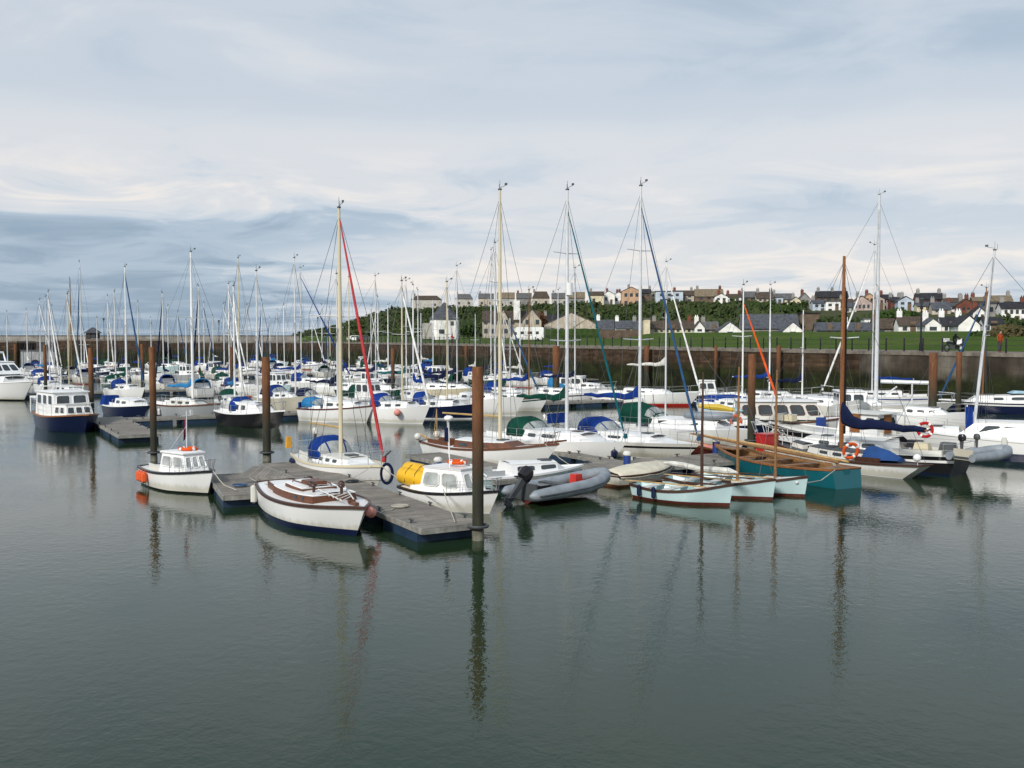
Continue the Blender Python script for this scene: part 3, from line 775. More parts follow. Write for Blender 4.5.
pile(154,461,347,6.5,'dark rust pile between the two pontoon ends at left',True)
pile(751,448,354,7.5,'rust pile right of centre, behind the pale blue sailing dinghies',True)
pile(932,428,353,8,'rust pile behind the grey inflatable at right')
pile(92,425,348,5,'rust pile beside the navy hulled motor yacht')
pile(46,402,345,3.2,'thin dark pile behind the white motor cruiser at far left')
pile(143,398,344,3.5,'thin rust pile just left of the dark pile at left')
pile(232,396,347,3.2,'thin dark pile among the far boats left of centre')
pile(393,399,348,3.6,'thin rust pile among the middle boats, left of the white tower house')
pile(556,402,346,7,'broad rust pile against the quay wall behind the green covered yacht')
pile(16,378,344,2.6,'thin dark pile at the far left edge')
pile(958,414,352,5.5,'rust pile close to the quay wall at far right')
def wallpile(px,label,w):   # stands right against the quay wall
    k=kx(px); t=(k*79-38.5+(-1.0)*(-.877+k*.48))/(-.48-k*.877)
    p=Q(t,-.6); pile(px,0,345.6,w,label,Y=p.y)
wallpile(647,'rust pile against the quay wall behind the blue boom cover',5.2)
wallpile(779,'rust pile against the quay wall right of the wooden masts',4.4)
wallpile(716,'dark slim pile against the quay wall above the small black fishing boat',3)
wallpile(466,'rust pile stub against the quay wall behind the tall nearest pile',3)

# ------------------------------------------------------------------ railing on the quay
def railing():
    root=empty('quay_railing',Q(0,.3,QZ),math.atan2(U.y,U.x),'long dark railing of short posts and two rails on the quay wall','railing')
    pm=M('black'); t=-14
    proto=None; i=0
    me=None
    while i<100:
        x=t+i*1.95
        if x>170: break
        if me is None:
            mb=MB(); mb.tube((0,0,0),(0,0,1.08),.075,.06,8); mb.ball((0,0,1.13),.085,8,6); o=mb.build('post',pm,root); me=o.data
        else: o=bpy.data.objects.new('post',me); COL.objects.link(o); o.parent=root
        o.location=(x,0,0); i+=1
    for z in (.55,1.0):
        MB().tube((-30,0,z),(171,0,z),.016,n=6).build('rail',pm,root)
railing()
def lamp(px,ytop,Y,z0,label,r=.07):
    X=kx(px)*Y; top=zat(ytop,Y); root=empty('street_lamp',(X,Y,z0),0,label,'lamp post','promenade lamp posts'); H=top-z0
    mb=MB(); mb.path([(0,0,0),(0,0,.7),(0,0,.75),(0,0,H-.6)],[r*1.8,r*1.7,r,r*.75],8); mb.tube((-.3,0,H-.75),(.3,0,H-.75),.03); mb.build('post','black',root)
    l=MB(); l.loft([[(w*math.cos(2*math.pi*i/6),w*math.sin(2*math.pi*i/6),z) for i in range(6)] for z,w in ((H-.6,.12),(H-.15,.24),(H-.1,.28),(H,.06))]); l.build('lantern','darkgrey',root)
lamp(921,298,88,QZ,'dark lamp post on the quay in front of the white cottages',.09)
lamp(318,317,262,4.6,'dark lamp post left of the headland, above the quay wall')
for px,y in ((104,318),(219,320),(277,318),(151,322)):
    lamp(px,y,232,QZ,{104:'dark lamp post right of the stone lookout hut',219:'dark lamp post on the end wall left of centre',277:'dark lamp post on the end wall before the headland',151:'dark lamp post on the end wall above the dark left pile'}[px])
# ------------------------------------------------------------------ houses
WC={'white':(.82,.81,.78),'cream':(.66,.59,.42),'grey':(.27,.26,.25),'pale':(.50,.48,.44),'beige':(.50,.44,.36),'peach':(.52,.34,.22),'brick':(.17,.065,.045),'blue':(.48,.55,.62),'brown':(.15,.11,.08),'pink':(.45,.36,.32)}
RC={'slate':(.085,.09,.105),'brown':(.085,.065,.05),'grey':(.12,.12,.12),'dark':(.035,.035,.04),'red':(.16,.06,.04),'tan':(.20,.16,.11)}
def wm(c): return mat('render_'+c,WC[c],.9,0,.18,.7)
def rm(c): return mat('roof_'+c,RC[c],.75,0,.3,1.4,0,'Object',(1,1,1))
def groundY(px,yb):
    """distance at which the terrain is seen at that pixel"""
    k=kx(px); Y=60; 
    while Y<900:
        z=ter(k*Y,Y)
        t,s=ts(k*Y,Y)
        if s>8 and z>=zat(yb,Y): return Y
        Y+=2
    return None
TOWN='houses of the town behind the harbour'
def house(px,w,yb,ye,yr,Y,wc,rc,kind,label,dep=None,chim=1,win=(3,2),rot=0,name='house',chimc=None,cat='house',group=TOWN,winw=None,hip=0):
    """kind 's': ridge across the view, 'g': gable towards the view, 'f': flat roof"""
    X=kx(px)*Y; m=Y/1000.0; W=w*m; z0=min(zat(yb,Y),ter(X,Y+2)); z0=min(z0,ter(X-W/2,Y),ter(X+W/2,Y))-.4
    ze=zat(ye,Y); zr=zat(yr,Y); D=dep or max(6,W*.7 if kind!='g' else W*1.3)
    root=empty(name,(X,Y+D/2,z0),R(rot)-math.atan2(X,Y)*.6,label,cat,group); e=ze-z0; r=zr-z0
    hw=W/2; hd=D/2; mb=MB()
    if kind=='s':
        mb.add([(-hw,-hd,0),(hw,-hd,0),(hw,hd,0),(-hw,hd,0),(-hw,-hd,e),(hw,-hd,e),(hw,hd,e),(-hw,hd,e)]+([(-hw,0,r-.12),(hw,0,r-.12)] if not hip else []),
          [(0,1,5,4),(2,3,7,6)]+([(1,2,6,9,5),(3,0,4,8,7)] if not hip else [(1,2,6,5),(3,0,4,7),(4,5,6,7)]))
        rf=MB(); o=.35; sl=(r-e)/hd; ey=e-o*sl; g=.15; th=.18; hx=hw*hip
        for sd in (-1,1):
            a=[(-hw-g,sd*(hd+o),ey),(hw+g,sd*(hd+o),ey),(hw+g-hx,0,r),(-hw-g+hx,0,r)]
            rf.loft([[Vector(p)+Vector((0,0,.02)) for p in a],[Vector(p)+Vector((0,0,th)) for p in a]])
        if hip:
            for sx in (-1,1):
                a=[Vector((sx*(hw+g),-(hd+o),ey+.03)),Vector((sx*(hw+g),hd+o,ey+.03)),Vector((sx*(hw+g-hx),0,r+.03))]
                rf.add(a+[p+Vector((0,0,th)) for p in a],[(0,1,2),(3,5,4),(0,3,4,1),(1,4,5,2),(2,5,3,0)])
    elif kind=='g':
        mb.add([(-hw,-hd,0),(hw,-hd,0),(hw,hd,0),(-hw,hd,0),(-hw,-hd,e),(hw,-hd,e),(hw,hd,e),(-hw,hd,e),(0,-hd,r-.12),(0,hd,r-.12)],
          [(0,1,5,8,4),(2,3,7,9,6),(1,2,6,5),(3,0,4,7)])
        rf=MB(); o=.25; sl=(r-e)/hw; ey=e-o*sl; th=.18
        for sd in (-1,1):
            a=[(sd*(hw+o),-hd-.15,ey),(sd*(hw+o),hd+.15,ey),(0,hd+.15,r),(0,-hd-.15,r)]
            rf.loft([[Vector(p)+Vector((0,0,.02)) for p in a],[Vector(p)+Vector((0,0,th)) for p in a]])
    else:
        mb.add([(-hw,-hd,0),(hw,-hd,0),(hw,hd,0),(-hw,hd,0),(-hw,-hd,r),(hw,-hd,r),(hw,hd,r),(-hw,hd,r)],[(0,1,5,4),(2,3,7,6),(1,2,6,5),(3,0,4,7),(4,5,6,7)])
        rf=MB().box((0,0,r+.12),(W+.5,D+.5,.24))
    mb.build('wall',wm(wc),root,smooth=False)
    ro=rf.build('roof',rm(rc),root,smooth=False)
    cs=[-.8,.8,0][:chim] if chim<3 else [-.85,.85,.05][:chim]
    for c in cs:
        x=c*hw if kind=='s' else c*.25*hw; y=0 if kind!='g' else hd*.5*(1 if c<0 else -.3)
        cb=MB().box((x,y,r+.3),(.9,.7,1.7)); cb.tube((x-.2,y,r+1.1),(x-.2,y,r+1.5),.12); cb.tube((x+.2,y,r+1.1),(x+.2,y,r+1.5),.12)
        cb.build('chimney',wm(chimc or ('brick' if rnd.random()<.45 else 'grey')),ro,smooth=False)
    nx,nz=win
    if nx and nz:
        H=e if kind!='f' else r-.3; H=H-.4
        for i in range(nx):
            for j in range(nz):
                x=(-1+(2*i+1)/nx)*hw*.86; z=.4+(j+.55)/nz*(H) ; ww=winw or min(1.1,W/nx*.45); hh=min(1.3,H/nz*.48)
                if j==0 and i==nx//2 and nx>1:
                    f=MB().box((x,-hd-.03,.4+1.0),(.95,.07,2.0)); f.build('door',wm('brown'),root,smooth=False); continue
                f=MB().box((x,-hd-.02,z),(ww,.08,hh)); f=f.build('window','glass',root,smooth=False)
    return root
def sky(px,s=164):
    k=kx(px); return (s+71.7)/(.877*k+.48)
H=house
# skyline terrace on the hill, left to right
for i,(px,w,yp,ye,yb) in enumerate([(426,30,295.5,299.5,304),(464,17,294,298.5,303),(486,15,293.5,298,303),(506,17,292.5,298,303),(524,15,293,298,303),(541,17,291.5,297.5,303),(560,16,293,298,303),(577,16,292,297.5,303)]):
    rt='hipped' if i in (0,1,5) else 'gabled'
    H(px,w,yb,ye,yp,min(sky(px,160),560),['pale','pale','beige','pale','grey','beige','pale','grey'][i],['brown','grey','grey','tan','grey','brown','grey','tan'][i],'s',
      ['low villa standing alone at the left end of the hilltop terrace','pale hipped bungalow, second along the hilltop terrace from the left','beige bungalow above the white tower house gardens, third along the terrace','pale gabled bungalow above the beige twin gabled house, fourth along the terrace','grey gabled bungalow, fifth along the hilltop terrace','beige hipped bungalow, sixth along the hilltop terrace','pale gabled bungalow behind the tall grey mast, seventh along the terrace','grey bungalow at the right end of the hilltop terrace'][i],chim=1,win=(3,1),hip=.35 if rt=='hipped' else 0)
top=[(597,14,300,295,291.5,'cream','brown','s','cream house right of the hilltop terrace'),
(609,12,300,294.5,291,'white','grey','g','left one of two white gabled houses on the hilltop'),
(619,11,300,295,292,'white','grey','g','right one of two white gabled houses on the hilltop'),
(632,19,300,291.5,287,'peach','brown','g','tall peach gabled house on the skyline left of the tall grey mast'),
(646,11,300,293,289,'brown','dark','s','dark brown house between the peach house and the cream flat'),
(656,9,300,0,292,'cream','grey','f','cream flat roofed block on the skyline'),
(670,27,302,0,291.5,'blue','grey','f','long pale blue flat roofed building on the skyline'),
(684,21,302,295,290.5,'beige','brown','s','grey brown bungalow right of the long pale blue building'),
(710,28,305,296,289,'brown','tan','s','large brown roofed house on the skyline right of the bungalow'),
(722,13,306,297,293.5,'white','brown','g','white gabled house with a balcony on the hill edge'),
(735,14,306,297,294,'white','brown','s','small white house with dark window band on the hill edge'),
(750,15,305,297,291.5,'brown','grey','s','brown roofed house on the skyline right of the small white house'),
(766,16,305,298,292,'beige','brown','s','beige house with brown hip roof on the skyline'),
(778,12,307,0,297.5,'blue','grey','f','little blue grey block below the skyline roofs'),
(784,20,309,299,293.5,'cream','grey','s','cream house with grey roof on the hill, left of the grey gable'),
(797,11,309,301,297,'cream','slate','g','cream gabled house beside the dark tree'),
(806,11,311,299,293,'grey','grey','g','grey gabled house on the skyline with dark tree in front'),]
for i,(px,w,yb,ye,yr,wc,rc,kd,lb) in enumerate(top):
    Y=sky(px,150+ (i%3)*7)
    H(px,w,yb,ye,yr,Y,wc,rc,kd,lb,chim=0 if kd=='f' else rnd.choice((1,2)),win=(2 if w<16 else 3,1 if yb-(ye or yr)<7 else 2))
right=[(834,30,308,297,291,168,'brown','dark','s','dark brown terrace with chimneys on the skyline behind the brown mast',3),
(821,13,315,303,300,150,'blue','slate','s','small pale blue house on the hillside right of the chimney stack',1),
(835,15,313,0,301.5,152,'white','grey','f','white boxy house with balcony left of the brown mast',0),
(849,12,313,303,299,154,'pale','brown','s','pale house with brown roof right of the brown mast',1),
(864,19,318,303,296,146,'pink','brown','g','pinkish gabled house left of the tall grey mast',1),
(852,12,320,307,303,138,'pale','slate','s','pale slate roofed house below the pinkish gabled house',1),
(871,9,304,297,293.5,172,'peach','tan','g','small orange peach gable behind the tall grey mast',1),
(881,10,308,299,296.5,163,'pink','dark','g','pale pink gable right of the tall grey mast',1),
(889,12,308,299,294.5,170,'grey','dark','s','dark slate roofed house with a spire like chimney',1),
(898,10,309,301,297,160,'brick','dark','s','small red brick house left of the pale blue gable',2),
(908,15,311,301,296.5,152,'blue','slate','g','pale blue gabled house left of the big brick house',1),
(932,25,308,299,293,168,'brick','dark','s','large red brick house with two chimneys high on the skyline',2),
(927,14,315,306,302.5,148,'cream','slate','s','cream house under the big brick house',1),
(944,17,318,309,302,140,'beige','slate','s','beige blank walled house on the hillside right of the lamp post',1),
(958,11,316,306,303,145,'white','slate','s','small white house with slate roof beside the beige blank walled house',1),
(969,20,318,306,299,146,'brick','brown','g','broad red brick gable in the middle of the right hillside',2),
(956,18,310,302,298,166,'beige','brown','s','beige house with brown roof on the skyline right of the brick house',2),
(984,16,311,301,297,170,'brown','tan','s','brown house on the skyline behind the leaning mast',2),
(1002,24,312,301,295.5,172,'beige','tan','s','wide tan roofed house on the skyline at the right',2),
(998,15,325,0,303.5,134,'grey','slate','f','tall grey rendered block right of the leaning mast',0),
(983,12,326,313,307,118,'white','dark','g','tall white gabled house with dark roof behind the cottages',1),
(1018,24,325,308,302,128,'white','dark','s','tall white house with black window surrounds at the right edge',2)]
for (px,w,yb,ye,yr,s,wc,rc,kd,lb,ch) in right:
    H(px,w,yb,ye,yr,sky(px,s),wc,rc,kd,lb,chim=ch,win=(2 if w<18 else 4,2))
# lower row, behind the grass
low=[(917,27,333,325,317,74,'white','brown','s','long low white cottage with brown roof and white chimney',1,(3,1)),
(940,15,333,325,318.5,68,'white','slate','g','white gabled cottage with broad white chimney behind the grass',1,(1,1)),
(957,20,333,325,317,76,'white','dark','s','white cottage with dark roof between two white gables',2,(3,1)),
(977,20,333,325,315.5,66,'white','dark','g','wide white gabled cottage end above the motorcycle, right of two smaller gables',0,(0,0)),
(999,18,333,324,318,78,'white','dark','s','white and dark cottage wall half hidden by the bushes at right',0,(3,1)),
(733,23,334,331,322,66,'white','slate','g','white gabled boathouse end left of the large slate roof',0,(1,1)),
(773,56,334,328,314.5,92,'grey','slate','s','large grey slate roofed shed behind the grass',0,(0,0)),
(797,20,334,331,322,66,'white','slate','g','white gabled boathouse end right of the large slate roof',0,(1,1)),
(812,18,334,0,313.5,104,'brown','dark','f','dark brown brick block right of the large slate shed',0,(0,0)),
(833,26,334,330,323,72,'grey','slate','s','low slate roofed range left of the brown mast',0,(3,1)),
(861,26,334,330,323,74,'white','slate','s','low white range between the brown mast and the tall grey mast',1,(3,1)),
(873,11,328,0,319,96,'white','grey','f','small white flat roofed hut behind the low range',0,(1,1)),
(891,26,334,328,319,78,'grey','brown','s','low grey house with brown roof right of the tall grey mast',1,(2,1)),
(606,17,333,329,320,70,'white','slate','s','slate roofed cottage with white end left of the stone garden wall',1,(2,1)),
(625,17,333,328,321,72,'white','slate','s','low slate roofed cottage with white chimney',1,(2,1)),
(641,13,333,329,321,74,'brown','slate','s','low brown cottage left of the cream chimney block',1,(1,1)),
(648,6,333,0,319,66,'cream','grey','f','narrow cream tower block among the cottages',0,(0,0)),
(674,44,333,328.5,321,74,'cream','brown','s','long low cream terrace with brown roof behind the grass',2,(7,1)),
(702,10,333,328,321.5,66,'white','brown','g','tiny white gabled cottage at the end of the long terrace',1,(1,1)),
(712,16,333,329,322,76,'grey','grey','s','low grey cottage left of the white boathouse',1,(2,1))]
for (px,w,yb,ye,yr,s,wc,rc,kd,lb,ch,wn) in low:
    H(px,w,yb,ye,yr,sky(px,s),wc,rc,kd,lb,chim=ch,win=wn,dep=None if kd!='g' else 9,chimc='white' if wc=='white' else None)
# middle ground left of the grass
def beige_house():
    Y=262; m=Y/1000; X=kx(510)*Y; z0=ter(X,Y)-.3; root=empty('house',(X,Y,z0),R(3),'beige two storey house with two gables behind the white motorhome','house',TOWN)
    zz=lambda y: zat(y,Y)-z0
    def blk(x0,x1,y0,y1,ze,zr,gable):
        mb=MB(); c=(x0+x1)/2; 
        if gable:
            mb.add([(x0,y0,0),(x1,y0,0),(x1,y1,0),(x0,y1,0),(x0,y0,ze),(x1,y0,ze),(x1,y1,ze),(x0,y1,ze),(c,y0,zr-.1),(c,y1,zr-.1)],[(0,1,5,8,4),(2,3,7,9,6),(1,2,6,5),(3,0,4,7)])
            rf=MB(); sl=(zr-ze)/((x1-x0)/2)
            for sd in (-1,1):
                a=[(c+sd*((x1-x0)/2+.3),y0-.2,ze-.3*sl),(c+sd*((x1-x0)/2+.3),y1,ze-.3*sl),(c,y1,zr),(c,y0-.2,zr)]
                rf.loft([a,[(p[0],p[1],p[2]+.18) for p in a]])
        else:
            cy=(y0+y1)/2
            mb.add([(x0,y0,0),(x1,y0,0),(x1,y1,0),(x0,y1,0),(x0,y0,ze),(x1,y0,ze),(x1,y1,ze),(x0,y1,ze),(x0,cy,zr-.1),(x1,cy,zr-.1)],[(0,1,5,4),(2,3,7,6),(1,2,6,9,5),(3,0,4,8,7)])
            rf=MB(); sl=(zr-ze)/((y1-y0)/2)
            for sd in (-1,1):
                a=[(x0-.2,cy+sd*((y1-y0)/2+.3),ze-.3*sl),(x1+.2,cy+sd*((y1-y0)/2+.3),ze-.3*sl),(x1+.2,cy,zr),(x0-.2,cy,zr)]
                rf.loft([a,[(p[0],p[1],p[2]+.18) for p in a]])
        mb.build('wall',wm('beige'),root,smooth=False); rf.build('roof',rm('brown'),root,smooth=False)
    e=zz(321); px=lambda p:(p-510)*m
    blk(px(483),px(540),1,8,e,zz(311),False)
    blk(px(497),px(509),-.5,5,e,zz(309),True)
    blk(px(522),px(541),-1.2,6,e,zz(309),True)
    MB().box((px(517),1.5,zz(310)),(1.6,1.2,5)).build('chimney',wm('white'),root,smooth=False)
    for p,y,yy in ((486,322,.96),(493,322,.96),(486,331,.96),(493,331,.96),(500.5,322,-.54),(506,322,-.54),(500.5,331,-.54),(506,331,-.54),(513,322,.96),(527,322,-1.24),(537,322,-1.24),(527,331,-1.24)):
        MB().box((px(p),yy,zz(y)),(.9,.08,1.2)).build('window','glass',root,smooth=False)
beige_house()
def tower_house():
    Y=246; m=Y/1000; X=kx(444.5)*Y; z0=ter(X,Y)-.3; zz=lambda y: zat(y,Y)-z0
    root=empty('tower_house',(X,Y,z0),R(12),'tall white house with a steep dark slate pyramid roof','house')
    h=3.7; e=zz(319)
    pts=[(h*math.cos(R(a)),h*math.sin(R(a))) for a in (-50,-22,22,50,130,158,202,230)]
    mb=MB(); mb.loft([[(x,y,0) for x,y in pts],[(x,y,e) for x,y in pts]]); mb.build('wall',wm('white'),root,smooth=False)
    rf=MB(); rf.loft([[(x*1.1,y*1.1,e-.1) for x,y in pts],[(x*.06,y*.06,zz(302.5)) for x,y in pts]]); rf.build('roof',rm('slate'),root,smooth=False)
    for x,z,w in ((-1.1,zz(331.5),1.3),(1.5,zz(323.5),.7)):
        MB().box((x,-h*math.sin(R(50))-.03,z),(w,.1,1.0)).build('window','glass',root,smooth=False)
    MB().box((-4.2,0,zz(331)),(2.0,4,zz(325)*1)).build('porch',wm('pale'),root,smooth=False)
tower_house()
H(572,54,335,325,312.5,272,'beige','grey','g','wide beige gabled hall right of the white motorhome',chim=0,win=(5,1),dep=12)
H(588,26,335,327,319,258,'beige','tan','g','small beige annexe gable in front of the wide beige hall',chim=0,win=(2,1),dep=8)
H(556,26,333,324,315,300,'grey','dark','s','dark roofed house behind the hedge, left of the beige hall',chim=1,win=(2,1))
# garden wall and hedge
def bar_thing(name,label,cat,px0,px1,yb,yt,Y,m_,th=.5,lump=0):
    x0,x1=kx(px0)*Y,kx(px1)*Y; z0=min(ter(x0,Y),ter(x1,Y),zat(yb,Y))-.3; z1=zat(yt,Y)
    mb=MB(); n=max(2,int((x1-x0)/.6)) if lump else 1
    rings=[]
    for i in range(n+1):
        x=x0+(x1-x0)*i/n; a=lambda: rnd.uniform(-lump,lump)
        rings.append([(x,Y+a(),z0),(x,Y+th+a(),z0),(x,Y+th+a(),z1+a()),(x,Y+th*.5+a(),z1+lump*.5+a()),(x,Y+a(),z1+a()),(x,Y-lump+a(),(z0+z1)/2+a())])
    mb.loft(rings); o=mb.build(name,m_,smooth=False); return tag(o,label,cat)
def foliage_mat(name,cols,sc=.6):
    m,nt,b=nodes_of(name); L=nt.links.new; tc=N(nt,'ShaderNodeTexCoord')
    n=N(nt,'ShaderNodeTexNoise',Scale=sc,Detail=8.0,Roughness=.75); L(tc.outputs['Object'],n.inputs['Vector'])
    r=ramp(nt,n.outputs['Fac'],[(.3+.4*i/(len(cols)-1),c) for i,c in enumerate(cols)]); L(r.outputs[0],b.inputs['Base Color']); b.inputs['Specular IOR Level'].default_value=.05; b.inputs['Roughness'].default_value=.95
    return m
FM=foliage_mat('scrub_leaves',[(.020,.034,.014),(.036,.056,.020),(.060,.078,.030),(.12,.105,.05)],.05)
FM2=foliage_mat('tree_leaves',[(.018,.035,.012),(.04,.07,.02),(.075,.11,.03)],.5)
FM3=foliage_mat('russet_leaves',[(.06,.025,.015),(.11,.05,.03),(.14,.08,.04)],.5)
bar_thing('hedge','clipped green hedge behind the motorhome and masts','hedge',546,602,339,329.5,236,FM2,1.6,.18)
bar_thing('garden_wall','low brown stone garden wall left of the open grass','wall',600,640,336,330,205,mat('garden_stone',(.13,.095,.07),.9,0,.3,1.0),.5)
def foliage(mb,c,rx,rz,n,leaf,rg,flat=1.0):
    """many small leaf clumps through the volume, denser to the outside"""
    for _ in range(n):
        while True:
            p=Vector((rg.uniform(-1,1),rg.uniform(-1,1),rg.uniform(-1,1)))
            if .25<p.length<1: break
        l=p.length; p*= (.62+.38*l)/l*rg.uniform(.75,1.08) if l<.9 else 1
        q=Vector((c[0]+p.x*rx,c[1]+p.y*rx,c[2]+p.z*rz)); s=leaf*rg.uniform(.6,1.5)
        a=Vector((rg.gauss(0,1),rg.gauss(0,1),rg.gauss(0,1))).normalized(); b=a.orthogonal().normalized(); d=a.cross(b)
        mb.add([q+b*s,q-b*s*.6+d*s*.8,q-b*s*.6-d*s*.8,q+a*s*.7],[(0,1,2),(0,1,3),(1,2,3),(2,0,3)])
def scrub():
    rg=random.Random(3); mb=MB(); cnt=0
    tries=0
    while cnt<2600 and tries<60000:
        tries+=1
        px=rg.uniform(292,1020); s=rg.uniform(92,176 if px<460 else 156); k=kx(px); Y=(s+71.7)/(.877*k+.48)
        if Y>800: continue
        H_=hill_H(k)
        if px>795 and (s>124 or rg.random()<.66): continue
        if px>600 and s>146: continue
        if px<330 and rg.random()<.5: continue
        X=k*Y; z=ter(X,Y)
        if z<3: continue
        r=rg.uniform(1.2,2.6)*(1.25 if px<600 else 1)
        if s>140: r*=.6
        if px>795: r*=.7
        if px>700 and s<100: continue
        foliage(mb,(X,Y,z+r*.35),r*1.25,r*.85,10,r*.42,rg); cnt+=1
    o=mb.build('hillside_scrub',FM,smooth=False,recalc=False); tag(o,'dense green scrub and bushes covering the hillside and headland','scrub',kind='stuff')
scrub()
def tree(px,yb,yt,w,Y,label,m_=None,n=420,name='tree',cat='tree'):
    rg=random.Random(int(px*7)); X=kx(px)*Y; z0=min(ter(X,Y),zat(yb,Y))-.2; h=zat(yt,Y)-z0; rx=w*Y/2000.0
    root=empty(name,(X,Y,z0),0,label,cat,'trees around the town')
    t=MB(); t.path([(0,0,-.3),(.05,0,h*.3),(.1,.05,h*.7)],[h*.05,h*.035,h*.012],7)
    for i in range(5):
        a=i*1.3; t.path([(.05,0,h*(.28+.06*i)),(rx*.6*math.cos(a),rx*.6*math.sin(a),h*(.5+.07*i))],[h*.02,h*.006],5)
    t.build('trunk','darkwood',root)
    mb=MB(); 
    for i in range(6):
        a=i*1.05; foliage(mb,(rx*.45*math.cos(a),rx*.45*math.sin(a),h*(.5+.09*(i%3))),rx*.62,h*.26,n//6,rx*.16,rg)
    foliage(mb,(0,0,h*.72),rx*.6,h*.27,n//4,rx*.16,rg)
    mb.build('crown',m_ or FM2,root,smooth=False,recalc=False)
tree(540,336,311,16,285,'russet brown tree beside the beige two gabled house',FM3)
tree(803,310,300,10,sky(803,140),'dark round tree in front of the grey gabled house')
tree(697,300,289.5,14,sky(697,170),'dark tree on the skyline between brown roofs')
tree(897,326,309,34,sky(897,112),'broad dark green tree behind the low brown roofed house')
tree(878,326,312,22,sky(878,114),'dark green tree right beside the tall grey mast')
tree(913,322,311,16,sky(913,118),'dark green tree left of the lamp post')
tree(1008,350,325,34,118,'large brown green bush at the right end of the promenade',foliage_mat('bush_leaves',[(.03,.035,.015),(.08,.07,.035),(.13,.11,.05)],.7),600,'bush','bush')
tree(985,350,331,30,122,'low brown green bush behind the leaning mast',_m.get('x') or FM2,500,'bush','bush')
tree(425,337,324,18,250,'green bush left of the white tower house',None,300,'bush','bush')
tree(468,337,324,22,262,'green bush between the tower house and the beige house',None,300,'bush','bush')
tree(787,316,306,26,sky(787,132),'green thicket below the cream house on the hill',None,400)
tree(760,318,303,30,sky(760,132),'spreading green tree above the large slate shed',None,400)

# ------------------------------------------------------------------ vehicles and people on the promenade
def motorhome():
    Y=190; X=kx(529)*Y; z0=ter(X,Y); root=empty('motorhome',(X,Y,z0),R(-6),'white motorhome parked before the beige two gabled house','motorhome'); root.scale=(.86,.86,.86)
    b=MB(); pr=[(-3.3,.45),(3.0,.45),(3.3,.9),(3.3,2.9),(3.0,3.15),(-2.6,3.15),(-3.2,2.7),(-2.9,2.1),(-3.5,1.4),(-3.6,.6)]
    b.loft([[(x,y,z) for x,z in pr] for y in (-1.1,1.1)]); b.build('body','white',root)
    for x,z,w,h in ((-2.9,1.75,.6,.6),(-1.4,1.9,.8,.6),(.3,1.9,1.0,.6),(1.9,1.9,.7,.6)): MB().box((x,-1.11,z),(w,.05,h)).build('window','glass',root)
    MB().box((-.5,-1.115,1.4),(.65,.04,1.7)).build('door','offwhite',root)
    for x in (-2.3,2.0):
        for y in (-1,1): MB().tube((x,y-.1,.36),(x,y+.1,.36),.36,n=16).build('wheel','black',root)
motorhome()
def car(px,Y,col,label,rz=0,t=None):
    X=kx(px)*Y; z0=ter(X,Y) if t is None else t; root=empty('parked_car',(X,Y,z0),R(rz),label,'car','cars parked behind the quay')
    pr=[(-2,.3),(2,.3),(2.05,.6),(1.95,.85),(1.1,.95),(.5,1.4),(-1.0,1.42),(-1.75,.98),(-2.05,.9)]
    b=MB(); b.loft([[(x,y*(.82 if z>1 else 1),z) for x,z in pr] for y in (-.82,.82)]); b.build('body',col,root)
    for x0,x1 in ((-.95,-.15),(-.05,.75)): MB().box(((x0+x1)/2,-.745,1.17),(x1-x0,.09,.3)).build('window','glass',root)
    for x in (-1.3,1.3):
        for y in (-.75,.75): MB().tube((x,y-.1,.31),(x,y+.1,.31),.31,n=14).build('wheel','black',root)
car(365,236,'darkgrey','dark car parked behind the railing left of the middle masts',4)
car(356,240,'white','small white car parked beside the dark car behind the railing',-3)
